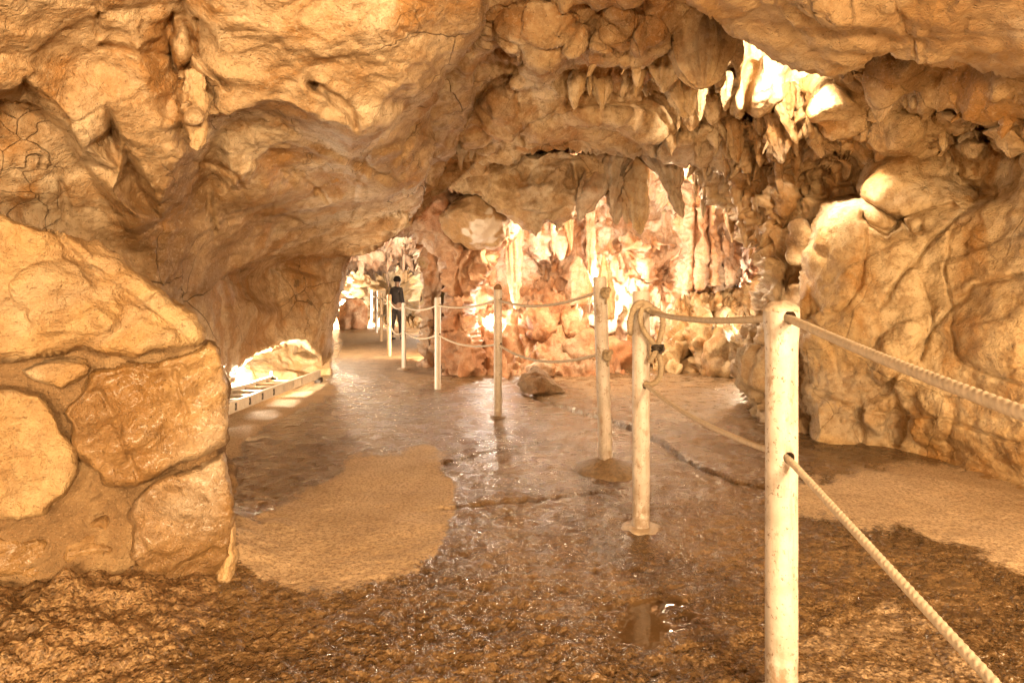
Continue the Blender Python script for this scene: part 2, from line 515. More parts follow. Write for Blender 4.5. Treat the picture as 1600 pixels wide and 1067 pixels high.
def rock_mat(name, pale, mid, dark, stain, rough=0.72, cr=1.0, gloss=0.0, fl=False, pale_pt=0.585, patch=None, sat=1.0, finec=9.0, wetpatch=False, green=0.0):
    t = NT(name)
    p = t.pos(); pw = t.pos(warp=0.35, warps=1.6); pz = t.pos(scale=(1, 1, 0.14) if fl else (1, 1, 0.45))
    a = t.noise(p, 0.95, 6, 0.6, 0.7)
    col = t.ramp(a, [(0.37, dark), (0.475, mid), (pale_pt, pale)])
    b = t.noise(pz, 4.0 if fl else 2.2, 5, 0.62, 0.4)
    col = t.mix(t.g(b, 0.47, 0.62, 0, 0.95), col, stain)
    gy = t.noise(t.pos(scale=(0.9, 0.9, 1.3)), 0.75, 4, 0.6, 0.5)
    col = t.mix(t.g(gy, 0.53, 0.63, 0, 0.75), col, tuple(0.35 * q + 0.65 * k for q, k in zip(mid, (0.50, 0.43, 0.34))))
    c = t.noise(p, 13.0, 5, 0.7)
    col = t.mix(t.g(c, 0.36, 0.56, 0.62, 0.0), col, dark, 'MIX')
    c2 = t.noise(p, 37.0, 3, 0.75)
    col = t.mix(t.g(c2, 0.52, 0.72, 0, 0.5), col, pale)
    sp = t.noise(p, 60.0, 2, 0.7)
    col = t.mix(t.g(sp, 0.61, 0.70, 0, 0.55), col, tuple(x * 0.45 for x in dark))
    m = t.noise(p, 0.7, 1, 0.5)
    k1 = t.math('MULTIPLY', t.crack(pw, 1.7, 0.011), t.g(m, 0.47, 0.60))
    k2 = t.math('MULTIPLY', t.crack(t.pos(warp=0.16, warps=5.0), finec, 0.022), t.g(t.noise(p, 1.3, 1), 0.52, 0.66))
    cracks = t.math('MAXIMUM', k1, t.math('MULTIPLY', k2, 0.75))
    if cr: col = t.mix(t.math('MULTIPLY', cracks, 0.75 * cr), col, tuple(x * 0.35 for x in dark))
    if green:
        gm = t.g(t.noise(p, 1.7, 5, 0.6), 0.60, 0.70, 0, green)
        col = t.mix(gm, col, (0.26, 0.40, 0.13))
    if patch:                                  # a mineral crust with an outline of its own: centre, radius, colour
        for ctr, rad, pc in patch:
            d = t.n('VectorMath'); d.operation = 'DISTANCE'; t.l(t.pos(warp=0.30, warps=5.0), d.inputs[0]); d.inputs[1].default_value = tuple(q + 0.15 for q in ctr)
            col = t.mix(t.g(d.outputs['Value'], rad * 0.85, rad, 0.85, 0.0), col, pc)
    t.l(col, t.b.inputs['Base Color'])
    r = t.g(t.noise(p, 2.3, 2), 0.35, 0.65, max(0.12, rough - 0.22 - gloss), rough)
    t.l(r, t.b.inputs['Roughness'])
    if wetpatch:
        t.b.inputs['Coat Weight'].default_value = 0.18; t.b.inputs['Coat Roughness'].default_value = 0.2
    t.b.inputs['Specular IOR Level'].default_value = 0.4
    rm = t.n('TexNoise'); rm.noise_type = 'RIDGED_MULTIFRACTAL'; rm.inputs['Scale'].default_value = 3.6; rm.inputs['Detail'].default_value = 6
    rm.inputs['Roughness'].default_value = 0.62; t.l(t.pos(scale=(1, 1, 1.6)), rm.inputs['Vector'])
    n0 = t.bump(rm.outputs['Fac'], 0.55 if not fl else 0.3, 0.02)
    n1 = t.bump(t.noise(p, 14.0, 5, 0.75), 0.7, 0.035, n0)
    n2 = t.bump(t.noise(t.pos(scale=(1, 1, 0.3)) if fl else p, 48.0, 3, 0.75), 0.6, 0.016, n1)
    n3 = n2
    if cr > 0.5: n3 = t.bump(t.math('SUBTRACT', 1.0, cracks), 0.7 * cr, 0.018, n3)
    t.l(n3, t.b.inputs['Normal'])
    return t.m

LIME = dict(pale=(0.70, 0.57, 0.40), mid=(0.56, 0.40, 0.235), dark=(0.29, 0.175, 0.08), stain=(0.40, 0.215, 0.075))
M_left = rock_mat('rock_left', **LIME, cr=1.0, finec=6.5)
M_ceil = rock_mat('rock_ceiling', pale=(0.68, 0.54, 0.36), mid=(0.53, 0.37, 0.20), dark=(0.29, 0.165, 0.07), stain=(0.39, 0.20, 0.07), cr=0.7)
M_slab = rock_mat('rock_slab', pale=(0.58, 0.44, 0.27), mid=(0.50, 0.35, 0.19), dark=(0.36, 0.22, 0.10), stain=(0.42, 0.25, 0.10), cr=0.8)
M_right = rock_mat('rock_right', pale=(0.66, 0.51, 0.31), mid=(0.52, 0.355, 0.175), dark=(0.28, 0.16, 0.06), stain=(0.41, 0.21, 0.06), cr=0.55)
M_column = rock_mat('rock_column', pale=(0.52, 0.38, 0.21), mid=(0.40, 0.255, 0.12), dark=(0.25, 0.14, 0.055), stain=(0.33, 0.17, 0.055), cr=0.3, gloss=0.15, fl=True)
M_red = rock_mat('rock_red', pale=(0.62, 0.42, 0.27), mid=(0.47, 0.265, 0.15), dark=(0.30, 0.145, 0.075), stain=(0.42, 0.19, 0.085), cr=0.4)
M_pink = rock_mat('flowstone_pink', pale=(0.72, 0.56, 0.44), mid=(0.62, 0.43, 0.31), dark=(0.42, 0.235, 0.135), stain=(0.55, 0.28, 0.13), cr=0.3, fl=True, gloss=0.1, green=0.35)
M_mound = rock_mat('flowstone_brown', pale=(0.60, 0.46, 0.27), mid=(0.48, 0.32, 0.16), dark=(0.30, 0.175, 0.08), stain=(0.38, 0.21, 0.08), cr=0.3, fl=True, gloss=0.1)
M_pale = rock_mat('flowstone_pale', pale=(0.72, 0.58, 0.40), mid=(0.60, 0.44, 0.26), dark=(0.40, 0.26, 0.13), stain=(0.52, 0.35, 0.17), cr=0.25, fl=True)
M_grey = rock_mat('stalactite_grey', pale=(0.44, 0.34, 0.235), mid=(0.36, 0.26, 0.17), dark=(0.25, 0.165, 0.10), stain=(0.36, 0.21, 0.11), cr=0.15, fl=True)
M_stone = rock_mat('wall_stone', pale=(0.52, 0.385, 0.21), mid=(0.43, 0.295, 0.145), dark=(0.27, 0.165, 0.075), stain=(0.36, 0.215, 0.085), cr=0.15, finec=5)
M_wetstone = rock_mat('wall_stone_wet', pale=(0.42, 0.28, 0.135), mid=(0.30, 0.18, 0.075), dark=(0.17, 0.095, 0.038), stain=(0.24, 0.13, 0.045), cr=0.2, gloss=0.2, rough=0.55, wetpatch=True, finec=5)
M_vault = rock_mat('rock_vault', pale=(0.62, 0.50, 0.41), mid=(0.47, 0.35, 0.27), dark=(0.30, 0.20, 0.145), stain=(0.42, 0.26, 0.17), cr=0.3, fl=True)
M_dark = rock_mat('rock_dark', pale=(0.36, 0.26, 0.17), mid=(0.27, 0.175, 0.10), dark=(0.15, 0.09, 0.05), stain=(0.25, 0.13, 0.06), cr=0.4)
M_crust = rock_mat('rock_crusted', pale=(0.58, 0.43, 0.26), mid=(0.49, 0.33, 0.18), dark=(0.33, 0.20, 0.10), stain=(0.42, 0.24, 0.10), cr=0.4,
                   patch=[((-0.40, 7.45, 2.02), 0.26, (0.86, 0.80, 0.74))])

def mortar_mat():
    t = NT('mortar'); p = t.pos()
    col = t.ramp(t.noise(p, 2.5, 8, 0.6, 0.5), [(0.35, (0.15, 0.085, 0.036)), (0.5, (0.27, 0.165, 0.075)), (0.62, (0.37, 0.245, 0.12))])
    col = t.mix(t.g(t.noise(p, 160, 3, 0.6), 0.55, 0.7, 0, 0.5), col, (0.46, 0.33, 0.20))
    col = t.mix(t.g(t.noise(p, 130, 3, 0.6), 0.58, 0.7, 0, 0.6), col, (0.16, 0.09, 0.04))
    t.l(col, t.b.inputs['Base Color']); t.b.inputs['Roughness'].default_value = 0.85
    n = t.bump(t.noise(p, 110, 4, 0.75), 0.9, 0.008); n = t.bump(t.noise(p, 14, 5, 0.7), 0.8, 0.04, n)
    t.l(n, t.b.inputs['Normal']); return t.m
M_mortar = mortar_mat()

def floor_mat():
    """rough concrete: attribute dry = 1 where it is pale and rough, wet and dark elsewhere; mud = reddish dirt; pool = standing water"""
    t = NT('wet_concrete'); p = t.pos()
    def at(nm):
        a = t.n('Attribute'); a.attribute_name = nm; return a.outputs['Fac']
    matt, mud, pool = at('matt'), at('mud'), at('pool')
    big = t.noise(p, 1.3, 4, 0.6, 0.5)
    v = t.n('TexVoronoi'); v.inputs['Scale'].default_value = 95.0; v.inputs['Randomness'].default_value = 1.0
    t.l(t.pos(warp=0.02, warps=30.0), v.inputs['Vector'])
    sep = t.n('SeparateColor'); t.l(v.outputs['Color'], sep.inputs[0])
    grit = t.noise(p, 70, 3, 0.75)
    wet = t.ramp(big, [(0.36, (0.088, 0.051, 0.021)), (0.50, (0.145, 0.086, 0.037)), (0.64, (0.22, 0.137, 0.063))])
    wet = t.mix(t.g(sep.outputs[0], 0.62, 0.95, 0, 0.6), wet, (0.33, 0.22, 0.12))
    wet = t.mix(t.g(grit, 0.36, 0.5, 0.6, 0), wet, (0.055, 0.032, 0.017))
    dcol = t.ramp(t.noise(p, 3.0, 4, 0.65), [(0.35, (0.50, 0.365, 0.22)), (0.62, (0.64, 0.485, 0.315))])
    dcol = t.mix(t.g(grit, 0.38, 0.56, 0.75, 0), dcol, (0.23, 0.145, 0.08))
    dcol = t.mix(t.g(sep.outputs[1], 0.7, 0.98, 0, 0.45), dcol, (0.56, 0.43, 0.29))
    mcol = t.ramp(t.noise(p, 5.0, 5, 0.7), [(0.35, (0.13, 0.075, 0.033)), (0.52, (0.25, 0.15, 0.07)), (0.66, (0.38, 0.25, 0.13))])
    mcol = t.mix(t.g(grit, 0.42, 0.52, 0.8, 0), mcol, (0.07, 0.04, 0.017))
    mcol = t.mix(t.g(sep.outputs[0], 0.6, 0.9, 0, 0.5), mcol, (0.50, 0.34, 0.17))
    edge = t.g(t.math('ADD', matt, t.math('MULTIPLY', t.math('ADD', t.math('MULTIPLY', t.math('SUBTRACT', t.noise(p, 7, 4, 0.75), 0.5), 0.8), t.math('MULTIPLY', t.math('SUBTRACT', grit, 0.5), 0.7)), 1.0)), 0.33, 0.67)
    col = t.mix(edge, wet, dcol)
    me = t.g(t.math('ADD', mud, t.math('MULTIPLY', t.math('SUBTRACT', t.noise(p, 7, 3, 0.7), 0.5), 0.7)), 0.3, 0.7)
    col = t.mix(me, col, mcol)
    col = t.mix(t.g(pool, 0.3, 0.6, 0, 0.8), col, (0.11, 0.063, 0.027))
    t.l(col, t.b.inputs['Base Color'])
    rw = t.g(t.noise(p, 6, 2, 0.6), 0.35, 0.65, 0.15, 0.33)
    rr = t.mix(edge, rw, 0.8); rr = t.mix(me, rr, 0.55); rr = t.mix(t.g(pool, 0.35, 0.6), rr, 0.03)
    t.l(rr, t.b.inputs['Roughness'])
    t.b.inputs['Specular IOR Level'].default_value = 0.5
    st = t.math('MULTIPLY', t.math('SUBTRACT', 1.0, t.g(pool, 0.3, 0.55)), t.math('SUBTRACT', 1.0, t.math('MULTIPLY', edge, 0.55)))
    def sb(h, s, d, prev=None):
        x = t.n('Bump'); x.inputs['Distance'].default_value = d; t.l(h, x.inputs['Height']); t.l(t.math('MULTIPLY', st, s), x.inputs['Strength'])
        if prev is not None: t.l(prev, x.inputs['Normal'])
        return x.outputs['Normal']
    n = sb(t.noise(p, 32, 3, 0.65), 0.9, 0.014)
    n = sb(t.noise(p, 12, 3, 0.6), 0.8, 0.03, n)
    n = sb(t.g(v.outputs['Distance'], 0.0, 0.6, 1, 0), 0.8, 0.004, n)
    t.l(n, t.b.inputs["Normal"]); return t.m
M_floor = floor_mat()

def simple(name, col, rough=0.6, var=0.25, scale=30, bump=0.2, bd=0.004, spots=None, metal=0.0, spotamt=0.7):
    t = NT(name); p = t.pos()
    dk = tuple(c * (1 - var) for c in col)
    c = t.mix(t.g(t.noise(p, scale, 8, 0.65), 0.38, 0.62), dk, col)
    if spots:
        c = t.mix(t.g(t.noise(p, 55, 5, 0.7), 0.56, 0.68, 0, spotamt), c, spots)
        c = t.mix(t.g(t.noise(t.pos(scale=(1, 1, 0.3)), 16, 7, 0.7), 0.55, 0.7, 0, spotamt * 0.7), c, spots)
    t.l(c, t.b.inputs['Base Color']); t.b.inputs['Roughness'].default_value = rough; t.b.inputs['Metallic'].default_value = metal
    if bump: t.l(t.bump(t.noise(p, scale * 3, 6, 0.6), bump, bd), t.b.inputs['Normal'])
    return t.m

def post_mat():
    t = NT('post_paint'); p = t.pos()
    c = t.mix(t.g(t.noise(p, 9, 6, 0.7), 0.35, 0.65), (0.47, 0.41, 0.355), (0.62, 0.56, 0.505))
    c = t.mix(t.g(t.noise(t.pos(scale=(1, 1, 0.12)), 38, 4, 0.7), 0.50, 0.68, 0, 0.45), c, (0.36, 0.255, 0.17))
    c = t.mix(t.g(t.noise(t.pos(scale=(1, 1, 0.6)), 23, 5, 0.75), 0.56, 0.63, 0, 0.7), c, (0.30, 0.205, 0.135))
    c = t.mix(t.g(t.noise(p, 75, 3, 0.7), 0.60, 0.67, 0, 0.85), c, (0.16, 0.10, 0.06))
    x = t.n('SeparateXYZ'); t.l(p, x.inputs[0])
    gr = t.math('MULTIPLY', t.g(x.outputs['Z'], 0.02, 0.30, 1.0, 0.0), t.g(t.noise(p, 26, 5, 0.7), 0.35, 0.6))
    c = t.mix(t.math('MULTIPLY', gr, 0.7), c, (0.22, 0.14, 0.075))
    t.l(c, t.b.inputs['Base Color']); t.l(t.g(t.noise(p, 20, 3), 0.3, 0.7, 0.4, 0.7), t.b.inputs['Roughness'])
    n = t.bump(t.noise(p, 60, 5, 0.7), 0.5, 0.003); n = t.bump(t.noise(p, 10, 2, 0.5), 0.4, 0.01, n)
    t.l(n, t.b.inputs['Normal']); return t.m
M_post = post_mat()
M_postw = simple('post_paint_white', (0.74, 0.70, 0.66), 0.45, 0.1, 14, 0.2, 0.002, spots=(0.45, 0.37, 0.30), spotamt=0.3)
M_posto = simple('post_paint_tan', (0.58, 0.42, 0.27), 0.5, 0.15, 14, 0.2, 0.002, spots=(0.40, 0.27, 0.16), spotamt=0.4)
M_plaster = simple('post_crust', (0.60, 0.49, 0.38), 0.75, 0.25, 40, 0.7, 0.006, spots=(0.25, 0.16, 0.09))
M_rope = simple('rope_nylon', (0.62, 0.52, 0.40), 0.75, 0.2, 60, 0.5, 0.002)
M_ropeg = simple('rope_hemp', (0.40, 0.31, 0.205), 0.85, 0.3, 80, 0.6, 0.002)
M_cord = simple('cord_black', (0.05, 0.035, 0.025), 0.6, 0.4, 60, 0.3)
M_hole = simple('hole_rim', (0.17, 0.105, 0.06), 0.8, 0.4, 60, 0.3)
M_cement = simple('cement_footing', (0.30, 0.205, 0.12), 0.6, 0.4, 40, 0.8, 0.01, spots=(0.12, 0.075, 0.04))
M_cementp = simple('cement_collar', (0.52, 0.41, 0.30), 0.5, 0.3, 30, 0.5, 0.005, spots=(0.25, 0.17, 0.1))
M_ladder = simple('ladder_rail', (0.66, 0.58, 0.48), 0.5, 0.15, 20, 0.1, 0.002, spots=(0.40, 0.32, 0.24), spotamt=0.4)
M_alu = simple('ladder_rung', (0.55, 0.50, 0.44), 0.4, 0.15, 20, 0.1, 0.002, metal=0.7)
M_black = simple('bracket_dark', (0.07, 0.055, 0.045), 0.5, 0.3, 30, 0.1)
M_lamp = simple('lamp_housing', (0.06, 0.055, 0.05), 0.45, 0.2, 30, 0.1)

# ------------------------------------------------------------------ the floor
def floor_mesh():
    us = np.arange(-560, 2161, 3.0)
    vs = np.concatenate([np.arange(503, 1130, 2.0), np.arange(1130, 2400, 10.0)])
    U, V = np.meshgrid(us, vs)
    D = F * EYE / (V - V0)
    X = (U - CX) * D / F
    n = U.size
    xy = np.stack([X.ravel(), D.ravel(), np.zeros(n)], 1).astype(np.float32)
    cell = np.maximum(3.0 * D / F, D * D / (F * EYE) * 2.0).ravel()
    u, v = U.ravel(), V.ravel()
    wob = 14 * fbm(np.stack([u / 60, v / 30, np.zeros(n)], 1), 4, 0.6)
    def reg(poly, soft):
        return sstep(-soft, soft, poly_sd(u, v, poly) + wob)
    matt = reg([(372, 905), (362, 850), (420, 812), (490, 760), (545, 722), (600, 706), (660, 702), (692, 716), (690, 740), (712, 765), (700, 800), (690, 850), (640, 895), (560, 915), (470, 925)], 24)
    matt = np.maximum(matt, reg([(1235, 760), (1330, 738), (1440, 722), (1560, 742), (2150, 840), (2150, 960), (1600, 890), (1540, 868), (1470, 840), (1360, 822), (1235, 800)], 26))
    matt = np.maximum(matt, 0.42 * reg([(1240, 1010), (1300, 965), (1400, 940), (1480, 985), (1560, 1060), (1560, 1110), (1240, 1110)], 12))
    matt = np.maximum(matt, 0.9 * reg([(340, 640), (420, 618), (500, 596), (535, 604), (480, 640), (420, 668), (350, 720), (300, 740)], 14))
    matt = np.maximum(matt, 0.42 * reg([(800, 578), (1160, 578), (1180, 640), (1100, 670), (960, 640), (850, 600)], 14))
    mud = reg([(-560, 860), (200, 905), (335, 925), (345, 960), (300, 1010), (250, 1067), (240, 1400), (-560, 1400)], 16)
    mud = np.maximum(mud, 0.85 * reg([(520, 578), (545, 500), (700, 500), (780, 575), (690, 592), (600, 590)], 8))
    pool = np.zeros(n)
    for cu, cv, ru, rv in ((1012, 975, 74, 40),):
        r = np.sqrt(((u - cu) / ru) ** 2 + ((v - cv) / rv) ** 2) + 0.035 * wob + 0.25 * fbm(xy * 14, 3)
        pool = np.maximum(pool, 1 - sstep(0.45, 1.2, r))
    h = 0.012 * fbm(xy * 1.7, 3)
    grav = np.zeros(n, np.float32)
    for wl, am in ((0.22, 0.006), (0.10, 0.0065), (0.05, 0.0068), (0.026, 0.0056), (0.014, 0.0042)):
        w = sstep(1.0, 2.6, wl / cell)
        if w.max() > 0: grav += am * w * perlin(xy / wl + wl * 100)
    smooth = np.clip(0.30 * matt + 0.0, 0, 1)
    rough_area = sstep(6.0, 2.2, D.ravel()) * 0.35 + 0.8
    h += grav * rough_area * (1 - 0.78 * np.clip(matt, 0, 1)) * (1 + 0.6 * mud)
    h = h * (1 - pool) + pool * (-0.006)
    # cracks and slab edges
    for pl_, w, dp, st in (([(788, 582), (812, 600), (832, 618), (862, 630), (925, 650), (965, 661), (1030, 690), (1098, 733), (1150, 752), (1195, 760)], 0.018, 0.06, 0.008),
                           ([(690, 724), (800, 700), (860, 686), (935, 672), (1010, 664)], 0.012, 0.022, 0.005),
                           ([(690, 792), (780, 786), (900, 776), (960, 768)], 0.012, 0.016, 0.004),
                           ([(1215, 985), (1270, 960), (1330, 945), (1345, 925), (1380, 935), (1440, 945)], 0.01, 0.006, 0.010),
                           ([(1440, 985), (1500, 1075)], 0.008, 0.008, 0.0)):
        q = [((a - CX) * EYE / (b - V0), F * EYE / (b - V0)) for a, b in pl_]
        jit = 0.02 * fbm(xy * 6 + 3, 3)
        dd = line_dist(X.ravel() + jit, D.ravel() + 1.5 * jit, q)
        ww = np.maximum(w, cell * 0.42)
        h -= dp * np.exp(-(dd / ww) ** 2)
        (ax, ay), (bx, by) = q[0], q[-1]
        side = (bx - ax) * (D.ravel() - ay) - (by - ay) * (X.ravel() - ax)
        h += st * np.exp(-dd / 0.16) * (side > 0)
    # the dirt bank against the stone wall, the raised ground at the foot of the rock walls
    bank = sstep(-0.75, -1.5, X.ravel()) * sstep(1.2, 1.85, D.ravel()) * sstep(3.2, 2.2, D.ravel())
    h += bank * (0.15 + 0.06 * fbm(xy * 5, 3))
    # puddled cement and worn path in the tunnel rises slightly
    xy[:, 2] = h
    nu, nv = len(us), len(vs)
    i = np.arange(nv - 1)[:, None] * nu + np.arange(nu - 1)[None, :]
    Q = np.stack([i, i + 1, i + nu + 1, i + nu], -1).reshape(-1, 4)
    o = mesh_np('floor', xy, Q[:, ::-1], M_floor, attrs=dict(matt=matt, mud=mud, pool=pool))
    tag(o, 'rough wet concrete cave floor with pale patches', kind='structure')
floor_mesh()
g = mesh_np('ground', [(-40, -20, -0.06), (40, -20, -0.06), (40, 60, -0.06), (-40, 60, -0.06)], [(0, 1, 2, 3)], M_mortar)
tag(g, 'bare earth below the cave floor', kind='structure')

# ------------------------------------------------------------------ cave walls and ceilings
def S(o, label): return tag(o, label, kind='structure')
B = lambda *a: ('bump',) + a
def G(line, w, d): return ('cut', line, w, d)

# outer shell of rock, closes the cave all round
def shell():
    nu, nv = 160, 60
    th = np.linspace(0, 2 * np.pi, nu, endpoint=False); ph = np.linspace(-0.12, np.pi / 2, nv)
    T, H = np.meshgrid(th, ph)
    p = np.stack([12 * np.cos(T) * np.cos(H) - 1.0, 27 * np.sin(T) * np.cos(H) + 12, 6.0 * np.sin(H)], -1).reshape(-1, 3)
    ctr = np.array((-1.0, 12, 1.0)); n = p - ctr; n /= np.linalg.norm(n, axis=1)[:, None]
    p = p + n * (0.9 * fbm(p * 0.35, 4))[:, None]
    i = np.arange(nv - 1)[:, None] * nu + np.arange(nu)[None, :]
    j = np.arange(nv - 1)[:, None] * nu + (np.arange(nu)[None, :] + 1) % nu
    Q = np.stack([i, j, j + nu, i + nu], -1).reshape(-1, 4)
    S(mesh_np('cave_wall', p, Q, M_ceil), 'outer rock of the cave')
    # the rock behind the path's start
    nu, nv = 90, 60
    a = np.linspace(-1.55, 1.55, nu); z = np.linspace(-0.1, 4.2, nv)
    A, Z = np.meshgrid(a, z)
    k = 1 - 0.35 * (Z / 4.2) ** 2
    p = np.stack([3.6 * np.sin(A) * k, 0.2 - 4.4 * np.cos(A) * k, Z], -1).reshape(-1, 3)
    n = np.array((0, 0, 1.2)) - p; n /= np.linalg.norm(n, axis=1)[:, None]
    p = p + n * rocknoise(p.astype(np.float32), np.full(len(p), 0.08), big=0.35)[:, None]
    i = np.arange(nv - 1)[:, None] * nu + np.arange(nu - 1)[None, :]
    Q = np.stack([i, i + 1, i + nu + 1, i + nu], -1).reshape(-1, 4)
    S(mesh_np('cave_wall_rear', p, Q, M_left), 'rock wall behind the start of the path')
shell()

# far tunnel on the left
S(rockface('tunnel_wall_far', [(470, 330), (760, 330), (760, 530), (470, 530)],
    [(470, 530, 20), (470, 330, 17), (560, 500, 26), (560, 420, 25), (600, 502, 29), (600, 430, 28), (640, 500, 30), (640, 430, 27), (690, 505, 24), (690, 420, 22), (760, 530, 18), (760, 330, 16), (600, 370, 22), (650, 360, 20)],
    M_pale, step=2.5, rough=0, noise=dict(big=0.5, chip=0.15, flute=0.28, ridge=0.1)), 'far end wall of the left tunnel')
S(rockface('tunnel_ceiling', [(520, 330), (720, 330), (720, 450), (700, 436), (688, 432), (672, 420), (655, 426), (640, 412), (628, 418), (618, 405), (605, 430), (590, 424), (575, 432), (560, 418), (545, 430), (530, 430)],
    [(520, 330, 10), (720, 330, 10), (720, 470, 13), (690, 450, 14), (655, 440, 14.5), (640, 400, 13), (605, 440, 16), (575, 440, 15), (545, 440, 14), (600, 380, 13), (560, 390, 13), (690, 380, 11.5)],
    M_vault, step=2.2, feats=[B(583, 412, 34, 24, 10, 0.9), B(675, 420, 22, 40, 0, 0.8), G([(632, 395), (640, 415), (636, 440)], 9, 1.2), B(620, 385, 16, 14, 0, 0.6)],
    roll=(8, 0.5), noise=dict(big=0.25, chip=0.12, flute=0.16, ridge=0.08)), 'dark dripstone ceiling of the left tunnel')
S(rockface('tunnel_wall_right', [(700, 340), (760, 340), (760, 540), (700, 540), (693, 520), (697, 500), (690, 470), (694, 440), (690, 400)],
    [(700, 340, 11), (760, 340, 9.5), (760, 540, 9.5), (695, 520, 17), (695, 440, 16), (690, 400, 14)], M_red, step=2.5, roll=(6, 1.0),
    noise=dict(big=0.2, chip=0.1, ridge=0.06)), 'right side wall of the left tunnel')

# lit chamber on the right
S(rockface('chamber_wall', [(660, 150), (1340, 150), (1340, 625), (660, 625)],
    [(660, 625, 8.9), (760, 600, 9.6), (860, 600, 10.8), (960, 600, 11.2), (1060, 600, 10.8), (1160, 600, 10.0), (1340, 625, 8.5),
     (660, 430, 9.6), (765, 430, 10.0), (810, 470, 10.8), (845, 430, 11.7), (885, 440, 11.3), (905, 400, 10.9), (930, 380, 11.1), (965, 380, 11.7), (1000, 370, 11.6), (1015, 390, 11.2), (1045, 430, 11.4), (1105, 400, 10.4), (1130, 400, 10.3), (1155, 420, 11.7), (1185, 420, 11.5), (1340, 430, 9),
     (660, 330, 9.3), (760, 340, 9.8), (850, 350, 10.6), (950, 330, 11.5), (1010, 325, 11.4), (1060, 320, 10.8), (1130, 320, 10.6), (1160, 340, 11.0), (1340, 330, 9), (660, 150, 8), (900, 150, 8.4), (1100, 150, 8.4), (1340, 150, 8),
     (1000, 480, 10.6), (1050, 500, 10.2), (930, 490, 10.4), (880, 500, 10.2)],
    M_pink, step=2.2, soft=9, rough=0, feats=[G([(1040, 395), (1030, 520)], 4, 0.25),
        B(1012, 382, 42, 11, 4, 0.45), B(1012, 410, 14, 34, 0, 0.3), B(1078, 400, 13, 70, 3, 0.3), B(1104, 380, 12, 90, 3, 0.35), B(1130, 370, 10, 90, -2, 0.3), B(927, 400, 8, 60, 0, 0.3), B(1060, 300, 40, 20, 20, 0.5), B(840, 385, 16, 26, 0, 0.3), B(870, 380, 10, 30, 0, 0.3)],
    noise=dict(big=0.16, chip=0.04, flute=0.17, ridge=0.05, fine=0.035)), 'brightly lit pink flowstone wall of the right chamber')
S(rockface('chamber_slope', [(690, 600), (700, 560), (725, 520), (752, 488), (780, 468), (815, 462), (850, 452), (884, 462), (905, 490), (925, 530), (955, 560), (1000, 605)],
    [(690, 600, 7.9), (725, 520, 8.9), (760, 485, 9.7), (815, 465, 10.2), (850, 455, 10.4), (890, 470, 10.0), (800, 520, 8.9), (850, 520, 8.9), (925, 530, 9.0), (800, 580, 8.25), (880, 582, 8.2), (1000, 605, 7.9), (840, 600, 8.0), (745, 560, 8.3)],
    M_red, step=2.2, soft=6, feats=[G([(815, 480), (805, 540), (790, 575)], 6, 0.25), G([(860, 470), (880, 520), (900, 560)], 5, 0.22), B(905, 510, 26, 24, 0, 0.3), B(845, 500, 26, 34, 20, 0.35), G([(752, 520), (760, 580)], 5, 0.2)],
    roll=(10, 0.3), noise=dict(big=0.08, chip=0.03, ridge=0.03, flute=0.12, fine=0.03), clampz=-0.05), 'reddish rubble slope at the chamber mouth')
S(rockface('chamber_mound', [(1016, 600), (1022, 550), (1040, 505), (1060, 478), (1085, 462), (1110, 452), (1135, 446), (1158, 452), (1172, 440), (1186, 420), (1215, 425), (1240, 500), (1230, 620), (1130, 605)],
    [(1016, 600, 8.4), (1040, 505, 9.6), (1085, 462, 10.2), (1135, 446, 10.4), (1186, 420, 9.9), (1240, 500, 9), (1230, 620, 7.8), (1060, 560, 8.8), (1100, 520, 8.7), (1150, 500, 9.2), (1130, 585, 8.1), (1080, 578, 8.4), (1160, 560, 8.4), (1110, 480, 9.6), (1165, 500, 9.5), (1175, 480, 9.7)],
    M_mound, step=2.2, soft=6, feats=[B(1060, 540, 18, 60, 8, 0.3), B(1098, 530, 16, 60, 0, 0.35), B(1130, 520, 14, 50, -6, 0.25), G([(1080, 490), (1080, 570)], 4, 0.2), G([(1116, 490), (1118, 580)], 4, 0.2), B(1100, 475, 30, 12, 10, 0.2), G([(1158, 482), (1162, 508)], 9, 0.5), B(1190, 460, 16, 40, 10, 0.3)],
    roll=(10, 0.3), noise=dict(big=0.08, chip=0.03, flute=0.17, ridge=0.04, fine=0.03), clampz=-0.05), 'brown fluted flowstone mound at the back of the chamber')

# the reddish pillar between tunnel and chamber
S(rockface('cave_pillar', [(696, 620), (693, 560), (692, 515), (697, 470), (694, 438), (686, 412), (668, 388), (645, 373), (618, 366), (590, 372), (560, 385), (560, 330), (640, 280), (720, 260), (800, 300), (810, 360), (785, 385), (770, 415), (752, 440), (742, 462), (735, 490), (742, 520), (756, 555), (772, 620)],
    [(696, 620, 8.0), (692, 515, 8.4), (697, 470, 8.3), (686, 412, 8.2), (645, 373, 8.3), (590, 372, 8.4), (560, 330, 7.8), (640, 280, 7.4), (720, 260, 7.2), (800, 300, 7.6), (800, 360, 8.4), (760, 420, 8.5), (735, 490, 8.4), (772, 620, 8.0), (715, 480, 8.0), (720, 560, 8.0), (715, 400, 7.95), (740, 400, 8.0), (680, 340, 7.8), (730, 330, 8.2)],
    M_red, step=2.2, soft=6, feats=[G([(712, 500), (714, 590)], 4, 0.12), B(722, 540, 20, 60, 0, 0.15), G([(745, 455), (760, 400), (790, 385)], 5, 0.25), B(752, 420, 16, 34, 20, 0.25), B(730, 430, 14, 30, 0, 0.2), G([(700, 303), (745, 300), (770, 312)], 7, 0.6), B(712, 440, 10, 70, 4, 0.12)],
    roll=(9, 0.9), noise=dict(big=0.08, chip=0.045, flute=0.075, ridge=0.05, fine=0.025), clampz=-0.05), 'reddish rock pillar between the tunnel and the chamber')

